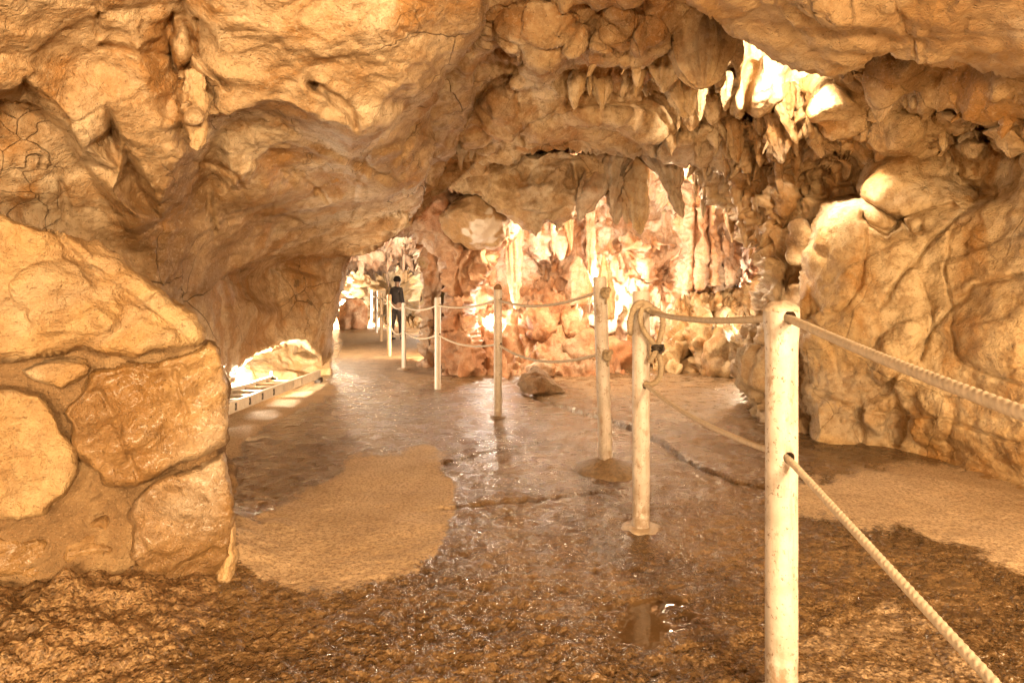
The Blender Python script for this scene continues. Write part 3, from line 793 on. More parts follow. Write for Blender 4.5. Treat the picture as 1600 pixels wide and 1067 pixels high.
# main ceiling
S(rockface('cave_ceiling', [(560, -320), (1500, -320), (1500, 60), (1420, 120), (1340, 200), (1290, 300), (1240, 330), (1190, 335), (1155, 322), (1125, 300), (1098, 286), (1075, 268), (1050, 246), (1015, 236), (985, 234), (955, 240), (925, 236), (890, 246), (860, 244), (830, 254), (800, 258), (770, 276), (748, 294), (728, 300), (700, 296), (670, 320), (620, 350), (560, 350)],
    [(560, -320, 1.9), (900, -320, 2.1), (1500, -320, 1.8), (1500, 60, 4.4), (1340, 200, 5.1), (1240, 330, 6.3), (1155, 322, 7.0), (1075, 268, 7.0), (985, 234, 6.9), (925, 240, 6.8), (860, 246, 6.7), (800, 258, 6.8), (748, 294, 7.4), (700, 296, 7.5), (620, 350, 8.3), (560, 350, 8.3), (560, 100, 4.6),
     (800, 0, 3.7), (900, 0, 3.45), (1000, 0, 3.35), (1100, 0, 3.5), (870, 60, 3.7), (900, 90, 3.85), (850, 130, 4.3), (840, 160, 4.9), (770, 140, 5.0), (760, 220, 5.9), (720, 250, 6.6), (850, 205, 5.7), (960, 60, 3.75), (980, 100, 4.0), (1040, 80, 4.0),
     (900, 112, 4.75), (950, 125, 4.9), (1010, 130, 4.9), (1060, 150, 5.0), (960, 165, 5.15), (900, 175, 5.2), (960, 215, 6.1), (1040, 200, 5.8), (1100, 200, 5.7), (1120, 160, 5.3), (1160, 100, 5.4), (1200, 40, 5.2), (1300, 60, 5.0), (1180, 190, 5.5), (1180, 260, 6.2), (1100, 250, 6.4)],
    M_ceil, step=2.8, soft=9, feats=[B(868, 80, 48, 60, 25, 0.25), G([(905, 20), (880, 70), (860, 100)], 5, 0.15), B(965, 60, 40, 60, 0, 0.2), B(1010, 70, 24, 50, 0, 0.2), B(940, 90, 24, 30, 0, 0.15), B(930, 205, 110, 42, -5, 0.30), G([(1010, 150), (1040, 155), (1060, 180), (1090, 200)], 6, 0.25), B(800, 60, 30, 80, 25, 0.2), G([(745, 150), (790, 110), (830, 90)], 10, 0.3),
        G([(775, 255), (830, 240), (880, 250)], 7, 0.25), B(1100, 225, 40, 34, 20, 0.3), B(1150, 240, 30, 50, 10, 0.3), B(1060, 225, 26, 26, 10, 0.25), B(1200, 240, 24, 50, 10, 0.25), B(1120, 280, 26, 24, 10, 0.25), G([(815, 215), (850, 235), (870, 250)], 4, 0.15), B(770, 190, 30, 60, 20, 0.2)],
    roll=(12, 0.7), rough=6, noise=dict(big=0.08, chip=0.08, ridge=0.03, fine=0.016, strata=0.07, bed=(0.5, 0.5, 0.6))), 'rough tan cave ceiling over the path')
# hanging rock wedge below the ceiling
S(rockface('ceiling_wedge', [(690, 262), (740, 250), (800, 232), (860, 228), (930, 235), (960, 262), (948, 282), (930, 300), (912, 325), (898, 345), (885, 352), (872, 366), (864, 355), (855, 350), (846, 366), (838, 374), (826, 366), (812, 352), (795, 334), (775, 314), (755, 300), (735, 296), (712, 290)],
    [(690, 262, 7.2), (740, 250, 6.9), (800, 232, 6.7), (860, 228, 6.6), (930, 235, 6.6), (960, 262, 6.7), (912, 325, 6.9), (872, 366, 7.0), (838, 374, 6.9), (795, 334, 6.9), (755, 300, 7.0), (712, 290, 7.2), (840, 300, 6.6), (870, 280, 6.65), (800, 280, 6.7)],
    M_ceil, step=2.2, soft=8, feats=[G([(890, 262), (893, 290)], 5, 0.35), G([(905, 262), (910, 286)], 5, 0.3), G([(860, 340), (880, 320)], 4, 0.1)], roll=(10, 0.35), rough=4, noise=dict(big=0.10, chip=0.08, ridge=0.04, fine=0.016)), 'wedge of ceiling rock hanging in front of the chamber')

# column and dripstone on the right of the path
S(rockface('cave_wall_column', [(1085, 165), (1130, 185), (1190, 192), (1240, 165), (1300, 128), (1420, 110), (1440, 240), (1380, 340), (1340, 520), (1330, 700), (1230, 690), (1196, 668), (1178, 640), (1164, 612), (1150, 580), (1149, 558), (1160, 525), (1174, 495), (1180, 450), (1184, 415), (1186, 388), (1168, 384), (1164, 352), (1150, 335), (1128, 315), (1112, 300), (1090, 282), (1075, 250), (1075, 200)],
    [(1085, 165, 5.6), (1190, 192, 5.2), (1240, 165, 4.9), (1300, 128, 4.5), (1420, 110, 4.2), (1440, 240, 4.6), (1380, 340, 4.9), (1340, 520, 4.7), (1330, 700, 4.3), (1230, 690, 4.6), (1178, 640, 5.3), (1149, 560, 5.5), (1174, 495, 6.0), (1184, 415, 6.2), (1186, 388, 6.1), (1164, 352, 6.3), (1112, 300, 6.6), (1075, 250, 6.4), (1075, 200, 5.9),
     (1200, 580, 5.1), (1240, 500, 5.2), (1215, 400, 5.5), (1250, 330, 5.4), (1180, 300, 5.9), (1150, 220, 5.7), (1220, 210, 5.2), (1280, 170, 4.7), (1290, 240, 4.9), (1330, 280, 5.1), (1270, 250, 5.4), (1350, 180, 4.6), (1320, 140, 4.45), (1220, 450, 5.4), (1240, 640, 4.8)],
    M_column, step=2.5, soft=6, feats=[B(1210, 480, 16, 70, 6, 0.2), B(1195, 560, 26, 70, 12, 0.2), G([(1196, 420), (1186, 520), (1180, 560)], 4, 0.15), G([(1225, 440), (1215, 520), (1235, 600)], 5, 0.2), B(1200, 350, 22, 44, 0, 0.25), B(1225, 300, 22, 50, -5, 0.25), B(1170, 330, 20, 36, 0, 0.22), B(1250, 380, 14, 40, 0, 0.2), G([(1280, 190), (1300, 235), (1330, 245)], 8, 0.35), B(1280, 205, 20, 46, -12, 0.3), B(1215, 230, 18, 30, 0, 0.28), B(1250, 190, 18, 40, -20, 0.25), B(1330, 200, 40, 30, 20, 0.25), G([(1240, 330), (1262, 300), (1275, 280)], 8, 0.3), B(1130, 250, 22, 40, 10, 0.25), B(1160, 265, 16, 40, 10, 0.2)],
    roll=(12, 0.5), rough=5, noise=dict(big=0.12, chip=0.022, flute=0.11, ridge=0.05, fine=0.022, crack=0.0), clampz=-0.05), 'brown dripstone column right of the path')

# right wall
S(rockface('cave_wall_right', [(1262, 735), (1258, 660), (1250, 600), (1246, 540), (1250, 480), (1262, 405), (1270, 345), (1282, 318), (1310, 306), (1334, 304), (1340, 272), (1362, 252), (1388, 238), (1430, 234), (1470, 244), (1500, 215), (1600, 190), (2250, 100), (2250, 1100), (1600, 790), (1480, 745), (1400, 720)],
    [(1262, 735, 4.0), (1262, 690, 4.24), (1330, 694, 4.15), (1400, 702, 4.02), (1500, 728, 3.62), (1600, 755, 3.27), (2250, 1100, 1.5), (1250, 560, 4.5), (1262, 405, 4.7), (1282, 318, 4.75), (1334, 304, 4.8), (1340, 272, 4.8), (1388, 238, 4.7), (1430, 234, 4.6), (1500, 215, 4.0), (1600, 190, 3.5), (2250, 100, 1.9), (2250, 500, 1.9),
     (1300, 330, 4.45), (1360, 320, 4.2), (1400, 270, 4.25), (1455, 270, 4.1), (1330, 450, 4.2), (1380, 400, 4.05), (1400, 340, 4.3), (1450, 360, 3.95), (1520, 330, 3.7), (1600, 330, 3.3), (1450, 500, 3.75), (1520, 420, 3.6), (1600, 500, 3.15), (1350, 580, 4.05), (1430, 590, 3.8), (1520, 600, 3.5), (1600, 640, 3.15), (1480, 660, 3.65), (1280, 620, 4.3), (1560, 260, 3.85), (1520, 290, 4.1)],
    M_right, step=2.8, soft=7, feats=[G([(1265, 610), (1330, 625), (1385, 610), (1400, 580), (1450, 530), (1490, 480), (1530, 450), (1600, 430)], 4, 0.10), G([(1330, 300), (1400, 345), (1450, 330), (1490, 322)], 7, 0.22), G([(1345, 345), (1385, 368), (1402, 358)], 8, 0.2), G([(1415, 345), (1425, 375), (1445, 360)], 7, 0.2), G([(1380, 480), (1420, 420), (1470, 370), (1530, 300)], 4, 0.10), G([(1340, 625), (1345, 690)], 4, 0.12), G([(1395, 620), (1400, 690)], 5, 0.15), G([(1500, 330), (1480, 430), (1500, 560), (1600, 600)], 3, 0.06),
        G([(1340, 640), (1395, 650), (1480, 655), (1600, 690)], 3, 0.07), B(1300, 660, 40, 38, 0, 0.05), B(1368, 655, 28, 34, 0, 0.05), B(1450, 655, 40, 44, 10, 0.05), B(1400, 290, 55, 40, 10, 0.14), B(1310, 400, 40, 90, 8, 0.12), B(1520, 235, 26, 30, 0, 0.22), G([(1490, 240), (1500, 290), (1550, 300)], 7, 0.25), B(1400, 555, 30, 60, 35, 0.10), B(1560, 520, 60, 60, 0, 0.08), G([(1440, 440), (1460, 500), (1440, 560)], 3, 0.06), B(1385, 610, 10, 10, 0, -0.08), G([(1250, 480), (1300, 520), (1310, 600)], 3, 0.05)],
    roll=(16, 0.4), rough=5, noise=dict(big=0.04, chip=0.038, ridge=0.010, fine=0.011, strata=0.035, crack=0.005, bed=(-0.5, 0.1, 0.8)), clampz=-0.06), 'ochre rock wall along the right of the path')
S(rockface('cave_wall_upper_right', [(1275, 132), (1300, 112), (1360, 96), (1420, 60), (2250, -100), (2250, 330), (1640, 300), (1540, 330), (1480, 300), (1430, 280), (1390, 262), (1350, 256), (1320, 236), (1290, 200), (1268, 140)],
    [(1300, 112, 4.25), (1420, 60, 3.5), (2250, -100, 1.5), (2250, 330, 2.2), (1640, 300, 3.6), (1540, 330, 4.2), (1430, 280, 4.7), (1350, 256, 4.9), (1290, 200, 4.85), (1268, 140, 4.5), (1330, 120, 4.1), (1400, 100, 3.5), (1400, 160, 4.1), (1460, 180, 4.2), (1500, 130, 3.4), (1600, 140, 2.95), (1600, 220, 3.5), (1540, 200, 3.9), (1460, 230, 4.5)],
    M_right, step=2.8, soft=6, feats=[B(1310, 165, 40, 30, 30, 0.25), B(1420, 215, 18, 30, 0, 0.22), B(1400, 205, 16, 24, 20, 0.18), B(1465, 205, 18, 34, 0, 0.25), B(1500, 180, 30, 14, 25, 0.2), B(1520, 225, 22, 26, 0, 0.2), B(1575, 230, 26, 40, 20, 0.22), G([(1350, 210), (1380, 230), (1450, 215)], 10, 0.3), G([(1390, 170), (1420, 160), (1470, 175)], 8, 0.3), B(1340, 140, 26, 20, 0, 0.2)],
    roll=(12, 0.4), rough=6, noise=dict(big=0.10, chip=0.09, ridge=0.06, fine=0.014)), 'knobbly rock above the right wall')
S(rockface('ceiling_slab', [(1035, -330), (1050, -60), (1082, 2), (1118, 30), (1155, 57), (1210, 88), (1250, 99), (1292, 107), (1330, 105), (1352, 92), (1382, 78), (1425, 84), (1480, 104), (1540, 118), (1600, 136), (1700, 160), (2250, 230), (2250, -330)],
    [(u, v, 889 * k / (470 - v)) for u, v, k in [(1035, -330, 1.1), (1050, -60, 1.13), (1085, 0, 1.16), (1155, 57, 1.2), (1210, 88, 1.2), (1292, 107, 1.16), (1382, 78, 1.12), (1480, 104, 1.2), (1600, 136, 1.15), (2250, 230, 1.0), (2250, -330, 1.0), (1200, -100, 1.1), (1200, 20, 1.12), (1320, 60, 1.06), (1400, 0, 1.08), (1500, 50, 1.10), (1460, 90, 1.16), (1600, 60, 1.02), (1700, -50, 1.0)]],
    M_slab, step=3.0, soft=8, feats=[G([(1400, 30), (1500, 60), (1600, 70)], 6, 0.06), G([(1215, 30), (1245, 15), (1300, 20)], 2.5, 0.04), G([(1230, 45), (1240, 25)], 2.5, 0.04), G([(1400, 0), (1430, 60)], 5, 0.05)],
    roll=(14, 0.12), rough=3, thick=0.45, inset=2, noise=dict(big=0.05, chip=0.05, ridge=0.018, fine=0.010, strata=0.03, bed=(-0.7, 0.4, 0.5))), 'flat overhanging ceiling slab at the upper right')

# lit flowstone behind the gap under the slab
S(rockface('lit_flowstone', [(1140, 20), (1330, 40), (1330, 125), (1268, 128), (1235, 150), (1205, 165), (1192, 178), (1182, 187), (1172, 176), (1162, 172), (1152, 186), (1143, 178), (1145, 150), (1150, 110), (1140, 70)],
    [(1140, 20, 4.6), (1330, 40, 4.3), (1330, 125, 4.5), (1235, 150, 4.75), (1182, 187, 4.75), (1150, 180, 4.7), (1150, 110, 4.7), (1200, 120, 4.55), (1180, 80, 4.6), (1240, 90, 4.5)],
    M_pale, step=2.5, soft=6, feats=[G([(1172, 100), (1166, 175)], 5, 0.15), B(1190, 130, 18, 50, 8, 0.15), B(1156, 140, 10, 44, 0, 0.12)], roll=(10, 0.2), rough=2.5, noise=dict(big=0.06, chip=0.02, flute=0.05, ridge=0.02, fine=0.008)), 'pale flowstone lit from behind the ceiling slab')

# left side
S(rockface('cave_wall_left', [(300, 380), (560, 372), (552, 395), (545, 415), (540, 440), (530, 475), (524, 505), (516, 540), (508, 566), (500, 598), (480, 610), (470, 600), (500, 575), (496, 556), (472, 540), (450, 538), (425, 548), (398, 554), (382, 566), (366, 590), (352, 612), (350, 720), (300, 720)],
    [(300, 380, 4.2), (560, 372, 8.2), (540, 440, 8.3), (524, 505, 8.3), (508, 566, 8.2), (500, 598, 8.0), (480, 590, 7.9), (470, 546, 7.1), (425, 556, 6.5), (382, 572, 5.9), (354, 620, 5.2), (300, 720, 4.0), (345, 500, 4.7), (366, 480, 5.1), (378, 520, 5.4), (376, 450, 5.3), (392, 440, 6.5), (440, 412, 7.2), (440, 490, 7.0), (500, 420, 7.7), (505, 500, 7.6), (400, 530, 6.3), (330, 420, 4.7)],
    M_left, step=2.3, soft=6, feats=[G([(376, 440), (380, 500), (377, 570)], 4, 0.15), G([(372, 445), (400, 425), (450, 415), (490, 430)], 5, 0.15), G([(505, 470), (495, 540)], 5, 0.1)],
    roll=(9, 0.9), rough=3, noise=dict(big=0.04, chip=0.025, ridge=0.012, fine=0.012, strata=0.015), clampz=-0.05), 'rock wall with a low lit recess left of the tunnel')
S(rockface('recess_rock', [(300, 520), (520, 520), (520, 600), (500, 604), (430, 632), (345, 700), (300, 720)],
    [(300, 520, 7.4), (520, 520, 9.2), (520, 600, 8.0), (500, 600, 7.9), (430, 625, 6.5), (345, 690, 4.9), (300, 720, 4.3), (360, 640, 5.9), (400, 600, 7.2), (460, 580, 8.2), (430, 560, 8.2), (380, 560, 7.8)],
    M_pale, step=2.3, soft=5, feats=[G([(385, 600), (420, 590)], 5, 0.15), B(440, 600, 30, 8, -15, 0.2), B(480, 560, 20, 8, 10, 0.2)], rough=2, roll=(6, 0.2), noise=dict(big=0.06, chip=0.05, ridge=0.03, fine=0.014), clampz=-0.05), 'lit rubble in the low recess behind the ladder')
S(rockface('ceiling_layer', [(880, -330), (826, -10), (812, 40), (797, 70), (762, 88), (745, 97), (741, 118), (734, 158), (718, 190), (710, 231), (697, 262), (668, 316), (642, 350), (606, 376), (560, 396), (480, 400), (480, 200), (650, 60), (680, -330)],
    [(880, -330, 2.1), (822, 0, 3.5), (797, 70, 4.0), (745, 95, 4.1), (734, 158, 4.8), (718, 190, 5.2), (710, 231, 5.8), (668, 316, 7.2), (606, 376, 8.0), (560, 396, 8.2), (480, 400, 8), (480, 200, 4.6), (650, 60, 3.7), (680, -330, 2.2), (700, 150, 4.6), (690, 230, 5.5), (780, 20, 3.6)],
    M_left, step=2.6, soft=6, feats=[G([(760, 0), (740, 60), (700, 130)], 8, 0.1)], roll=(10, 0.4), rough=5, noise=dict(big=0.06, chip=0.05, ridge=0.02, fine=0.014, strata=0.06, bed=(0.62, -0.2, 0.75))), 'second layer of rock behind the left overhang')
S(rockface('cave_overhang_left', [(800, -330), (768, -10), (757, 40), (742, 67), (717, 94), (692, 130), (678, 160), (671, 184), (674, 215), (671, 246), (663, 290), (654, 325), (632, 356), (602, 384), (565, 397), (530, 402), (500, 404), (470, 396), (432, 400), (402, 410), (366, 420), (350, 440), (342, 480), (350, 540), (345, 640), (300, 700), (-560, 820), (-560, -330)],
    [(800, -330, 2.0), (768, -10, 2.8), (757, 40, 2.95), (742, 67, 3.05), (717, 94, 3.2), (692, 130, 3.4), (678, 160, 3.75), (671, 184, 4.05), (671, 246, 4.7), (654, 325, 5.8), (602, 384, 7.1), (530, 402, 6.9), (470, 396, 6.0), (402, 410, 5.2), (350, 440, 4.8), (350, 540, 4.6), (300, 700, 3.6), (-560, 820, 1.6), (-560, -330, 1.1), (300, -330, 1.65), (-560, 300, 1.6),
     (330, 0, 2.35), (450, 0, 2.4), (540, 0, 2.48), (650, 0, 2.6), (330, 100, 2.6), (450, 100, 2.68), (560, 100, 2.82), (650, 90, 2.98), (600, 150, 3.0), (650, 150, 3.25), (430, 165, 2.85), (350, 175, 2.85), (500, 190, 2.98), (555, 205, 3.1), (600, 190, 3.2),
     (620, 250, 4.2), (560, 300, 4.7), (600, 330, 5.5), (500, 260, 3.9), (430, 230, 3.5), (450, 310, 4.3), (540, 350, 5.7), (480, 370, 5.6), (400, 340, 4.6), (330, 280, 3.7), (300, 330, 3.7), (340, 380, 4.3), (400, 390, 5.0), (310, 262, 3.45), (256, 345, 3.45), (330, 330, 3.9), (380, 300, 3.75), (366, 285, 3.55), (270, 420, 3.7), (320, 450, 4.4),
     (288, 0, 2.55), (300, 60, 2.75), (285, 110, 2.85), (270, 30, 2.6), (250, 80, 2.65), (210, 50, 2.4), (150, 20, 2.25), (80, 0, 2.1), (0, 0, 1.95), (0, 80, 2.15), (80, 70, 2.3), (160, 100, 2.5), (230, 130, 2.6), (250, 200, 2.75), (170, 160, 2.55), (100, 110, 2.4), (30, 110, 2.25),
     (0, 132, 2.2), (58, 140, 2.32), (112, 188, 2.48), (134, 236, 2.6), (176, 306, 2.85), (216, 342, 3.08),
     (0, 148, 2.52), (48, 158, 2.6), (99, 206, 2.74), (121, 250, 2.86), (161, 318, 3.12), (200, 358, 3.3), (60, 280, 2.75), (0, 250, 2.6), (0, 330, 2.7), (100, 340, 3.0), (150, 380, 3.25),
     (160, 206, 2.62), (192, 270, 2.85), (228, 336, 3.15), (173, 205, 2.9), (204, 267, 3.12), (237, 330, 3.35), (187, 203, 2.66), (217, 261, 2.84), (246, 320, 3.12), (290, 245, 2.95), (262, 300, 3.05),
     (350, 193, 3.2), (430, 184, 3.25), (500, 210, 3.4), (550, 230, 3.55), (606, 212, 3.75), (655, 174, 3.75),
     (0, 450, 2.6), (200, 500, 3.4)],
    M_left, step=2.6, soft=4, feats=[G([(486, 132), (500, 140), (530, 160), (548, 178), (556, 200)], 5, 0.16), ('bump', 494, 136, 5, 5, 0, -0.14), G([(460, 275), (490, 292), (510, 310)], 4, 0.12), B(303, 190, 18, 32, -10, 0.22), B(290, 150, 12, 30, 10, 0.14), B(284, 75, 14, 34, 5, 0.14), G([(268, 20), (262, 60), (272, 110), (285, 140)], 5, 0.14), G([(310, 30), (312, 80), (330, 110), (355, 140)], 5, 0.14), G([(160, 75), (220, 85), (265, 85)], 4, 0.08), G([(150, 0), (155, 60)], 4, 0.06), 
        G([(300, 250), (340, 262), (370, 280), (385, 310)], 4, 0.10), G([(325, 290), (330, 360)], 4, 0.10), G([(100, 290), (110, 340)], 4, 0.08), G([(610, 260), (640, 230), (660, 200)], 6, 0.12), G([(560, 330), (610, 290), (640, 280)], 5, 0.12), B(600, 280, 30, 60, 40, 0.15), B(520, 320, 60, 30, -30, 0.12), G([(600, 350), (625, 335)], 5, 0.2), B(650, 260, 18, 60, 10, 0.12), B(410, 300, 50, 40, 20, 0.1), G([(700, 20), (690, 60), (640, 110)], 3, 0.03), B(620, 60, 70, 60, -20, 0.06)],
    roll=(12, 0.45), rough=4, noise=dict(big=0.02, chip=0.032, ridge=0.010, fine=0.010, strata=0.035, bed=(0.62, -0.2, 0.75))), 'massive pale overhang filling the upper left')

# ------------------------------------------------------------------ stone wall on the left
wall_root = tag(empty('stone_wall', P(180, 930, 2.0)), 'wet mortared boulder wall at the lower left beside the path', 'stone wall')
def wd(u, v): return 1.78 + 0.30 * (u / 355.0) - 0.00012 * (v - 700)
def wallpts(off=0.0):
    return [(u, v, wd(u, v) + off) for u in (-500, -200, 0, 120, 240, 355, 420) for v in (200, 400, 600, 800, 1000)]
def stone(out, mat, off=0.0, roll=(26, 0.13), label=None, feats=(), big=0.014, chip=0.026):
    o = rockface('stone', out, wallpts(off), mat, step=2.6, soft=4, roll=roll, rough=2.5, thick=0.28, inset=4, feats=feats,
                 noise=dict(big=big, chip=chip, ridge=0.008, fine=0.005, scale=0.5, crack=0.0))
    under(wall_root, o)
    if label: o['label'] = label
    return o
m = rockface('mortar', [(-500, 420), (60, 430), (250, 480), (318, 530), (336, 534), (346, 570), (352, 640), (356, 720), (362, 820), (358, 900), (338, 960), (200, 990), (-500, 1060)],
             wallpts(0.06), M_mortar, step=2.6, soft=4, roll=(20, 0.12), rough=2, thick=0.35, inset=2, noise=dict(big=0.025, chip=0.02, ridge=0.014, fine=0.007, scale=0.4, crack=0.0))
under(wall_root, m)
stone([(-560, 210), (-100, 296), (0, 334), (60, 348), (130, 374), (190, 408), (250, 448), (288, 486), (310, 512), (318, 532), (304, 541), (270, 543), (215, 549), (160, 550), (130, 546), (60, 562), (0, 574), (-560, 640)], M_stone, -0.05, (15, 0.10), 'broad sloping top stone, ochre and not wet', [B(110, 470, 90, 70, 10, 0.04), ('step', [(310, 540), (180, 440), (60, 345)], 14, 0.03)])
stone([(28, 578), (50, 566), (90, 558), (132, 562), (141, 574), (124, 596), (98, 613), (62, 604), (36, 592)], M_stone, 0.01, (10, 0.05), 'small flat stone wedged in the mortar')
stone([(92, 644), (118, 612), (150, 578), (190, 566), (240, 562), (300, 549), (326, 532), (338, 540), (347, 575), (353, 620), (356, 664), (353, 694), (300, 716), (255, 732), (214, 750), (168, 753), (142, 722), (112, 690)], M_wetstone, -0.005, (9, 0.055), 'large glistening wet stone at the wall end', [G([(150, 610), (190, 680), (214, 740)], 4, 0.02), G([(268, 570), (290, 640), (300, 700)], 4, 0.015), B(200, 640, 60, 60, 10, 0.02)])
stone([(-500, 600), (0, 606), (60, 612), (92, 646), (110, 690), (121, 740), (104, 778), (70, 804), (30, 814), (0, 810), (-500, 850)], M_stone, -0.005, (11, 0.06), 'rounded ochre stone at the left edge')
stone([(203, 800), (224, 768), (270, 742), (312, 728), (350, 705), (358, 750), (366, 826), (366, 872), (344, 892), (318, 908), (262, 922), (232, 930), (214, 920), (202, 866)], M_wetstone, -0.005, (9, 0.055), 'damp brown block at the foot of the wall end', [B(280, 820, 60, 60, 0, 0.02)])
stone([(92, 842), (132, 816), (166, 806), (184, 832), (178, 880), (150, 906), (96, 902)], M_wetstone, 0.035, (12, 0.04), 'dark weathered stone low in the wall')
stone([(-500, 860), (0, 838), (78, 834), (86, 878), (62, 912), (0, 906), (-500, 960)], M_wetstone, 0.04, (14, 0.05))
stone([(338, 890), (352, 846), (362, 792), (369, 830), (372, 868), (366, 900), (356, 932), (343, 956), (340, 930)], M_pale, 0.0, (9, 0.05), 'thin pale calcite flap at the corner of the wall')

# ------------------------------------------------------------------ stalactites and hanging rock
def dripstone(name, a, b, rx, ry, mat, seed=0, prof='cone', seg=44, rings=40, flutes=0.26, lump=0.11, bend=0.0, parent=None, embed=0.18):
    """a hanging (or standing) calcite body from a to b, base radii rx across and ry along the view, tapering to b"""
    a, b = np.array(a, float), np.array(b, float)
    ax = b - a; L = np.linalg.norm(ax)
    a = a - ax * embed; ax = b - a; L = np.linalg.norm(ax); z = ax / L
    x = np.cross(z, (0, 1, 0)); x /= np.linalg.norm(x); y = np.cross(z, x)
    t = np.linspace(0, 1, rings); th = np.linspace(0, 2 * np.pi, seg, endpoint=False)
    T, H = np.meshgrid(t, th, indexing='ij')
    if prof == 'cone': r = (1 - T) ** 0.75 * 0.95 + 0.05 * np.sqrt(np.clip(1 - T, 0, 1))
    elif prof == 'bulb': r = np.sqrt(np.clip(1 - ((T - 0.35) / 0.65) ** 2, 0, 1)) * (0.65 + 0.35 * np.sin(np.pi * np.clip(T * 1.15, 0, 1)))
    elif prof == 'bell': r = (0.55 + 0.45 * np.sin(np.pi * 0.62 * np.clip(T / 0.8, 0, 1))) * np.sqrt(np.clip(1 - np.clip((T - 0.45) / 0.55, 0, 1) ** 2.4, 0, 1))
    elif prof == 'pillar': r = (0.9 + 0.25 * np.abs(2 * T - 1) ** 2.5) * 1.0
    else: r = (1 - T ** 2.2) ** 0.62                                       # finger
    sx = 0.31 * seed
    fl = perlin(np.stack([np.cos(H).ravel() * 2.4 + sx, np.sin(H).ravel() * 2.4 + sx, T.ravel() * 0.9 + sx], 1)).reshape(T.shape)
    f3 = -np.abs(perlin(np.stack([np.cos(H).ravel() * 9 + sx, np.sin(H).ravel() * 9, T.ravel() * 2.2 + sx], 1))).reshape(T.shape)
    f2 = -np.abs(perlin(np.stack([np.cos(H).ravel() * 5 + sx, np.sin(H).ravel() * 5, T.ravel() * 1.1 + sx], 1))).reshape(T.shape)
    r = r * (1 + flutes * fl * 1.3 + flutes * f2 * 1.5 + flutes * f3 * 0.8)
    cx = bend * L * np.sin(T * 2.6 + seed) * 0.3
    p = a + T[..., None] * ax + (rx * (np.cos(H) * r + cx / max(rx, 1e-3) * 0.5))[..., None] * x + (ry * np.sin(H) * r)[..., None] * y
    p = p.reshape(-1, 3)
    nrm = ((np.cos(H))[..., None] * x + (np.sin(H))[..., None] * y).reshape(-1, 3)
    sc = max(rx, 0.05)
    k = lump * sc * 2 * fbm((p / (sc * 1.3) + seed).astype(np.float32), 4, 0.6)
    p = p + nrm * (k * np.clip(r.ravel() * 3, 0, 1))[:, None]
    i = np.arange(rings - 1)[:, None] * seg + np.arange(seg)[None]; j = np.arange(rings - 1)[:, None] * seg + (np.arange(seg)[None] + 1) % seg
    Q = np.stack([i, j, j + seg, i + seg], -1).reshape(-1, 4)
    tip = len(p); p = np.concatenate([p, p[-seg:].mean(0, keepdims=True), p[:seg].mean(0, keepdims=True)])
    k = np.arange(seg)
    T3 = np.concatenate([np.stack([(rings - 1) * seg + k, (rings - 1) * seg + (k + 1) % seg, np.full(seg, tip)], 1), np.stack([(k + 1) % seg, k, np.full(seg, tip + 1)], 1)])
    o = mesh_np(name, p, Q, mat, parent, tris=T3)
    return o

def stal(u0, v0, u1, v1, w, d, mat, label, prof='cone', flat=0.7, d1=None, name='stalactite', cat='stalactite', group=None, **kw):
    rx = 0.5 * w * d / F
    o = dripstone(name, P(u0, v0, d), P(u1, v1, d1 or d), rx, rx * flat, mat, seed=(u0 * 0.37 + v0) % 50, prof=prof, **kw)
    return tag(o, label, cat, group)

DR = 'curtain stalactites in front of the chamber'
stal(944, 245, 905, 346, 58, 6.75, M_grey, 'grey-brown blade stalactite beside the hanging ceiling wedge', 'finger', 0.35, group=DR, flutes=0.22)
stal(966, 238, 956, 328, 72, 6.7, M_grey, 'short wide curtain stalactite right of the blade one', 'cone', 0.4, group=DR, flutes=0.3)
stal(962, 285, 964, 352, 40, 6.95, M_grey, 'ragged low stalactite below the short curtain one', 'finger', 0.5, group=DR, flutes=0.3)
stal(990, 235, 1001, 368, 58, 6.85, M_mound, 'longest fluted ochre stalactite, hanging lowest over the chamber', 'finger', 0.6, group=DR, flutes=0.3)
stal(980, 246, 980, 350, 44, 6.95, M_mound, 'fluted ochre stalactite left of the longest one', 'finger', 0.6, group=DR, flutes=0.3)
stal(1030, 215, 1067, 342, 92, 6.6, M_grey, 'big grey slanting stalactite with grooved sides', 'cone', 0.5, group=DR, flutes=0.25, rings=36)
stal(1098, 262, 1099, 342, 24, 6.7, M_grey, 'slim dark stalactite right of the big grey one', 'cone', 0.8, group=DR)
stal(1088, 272, 1086, 318, 16, 6.8, M_grey, 'small stub stalactite beside the slim dark one', 'cone', 0.8, group=DR)
stal(722, 170, 720, 268, 46, 5.9, M_grey, 'grooved curtain of rock tucked behind the left overhang', 'cone', 0.5, group=DR, flutes=0.25)
stal(748, 175, 735, 250, 50, 6.0, M_grey, 'grooved curtain of rock, right one behind the left overhang', 'cone', 0.5, group=DR, flutes=0.25)

YE = 'yellow-lit stalactites under the ceiling recess'
stal(902, 108, 897, 172, 30, 4.72, M_pale, 'leftmost of the yellow-lit blunt stalactites', 'bulb', 0.8, group=YE, flutes=0.25)
stal(924, 112, 922, 150, 14, 4.8, M_pale, 'small stub between two blunt yellow stalactites', 'finger', 0.8, group=YE)
stal(940, 108, 941, 173, 34, 4.74, M_pale, 'second blunt yellow stalactite with split tip', 'bulb', 0.8, group=YE, flutes=0.3)
stal(993, 108, 994, 154, 18, 4.5, M_pale, 'narrow pointed stalactite left of the lumpy white one', 'cone', 0.8, group=YE)
stal(1006, 92, 998, 138, 34, 4.4, M_pale, 'short bright wedge stalactite under the lip', 'cone', 0.7, group=YE)
stal(1038, 84, 1037, 146, 50, 4.3, M_pale, 'lumpy bright white stalactite beside the fluted bell', 'bulb', 0.8, group=YE, lump=0.14)
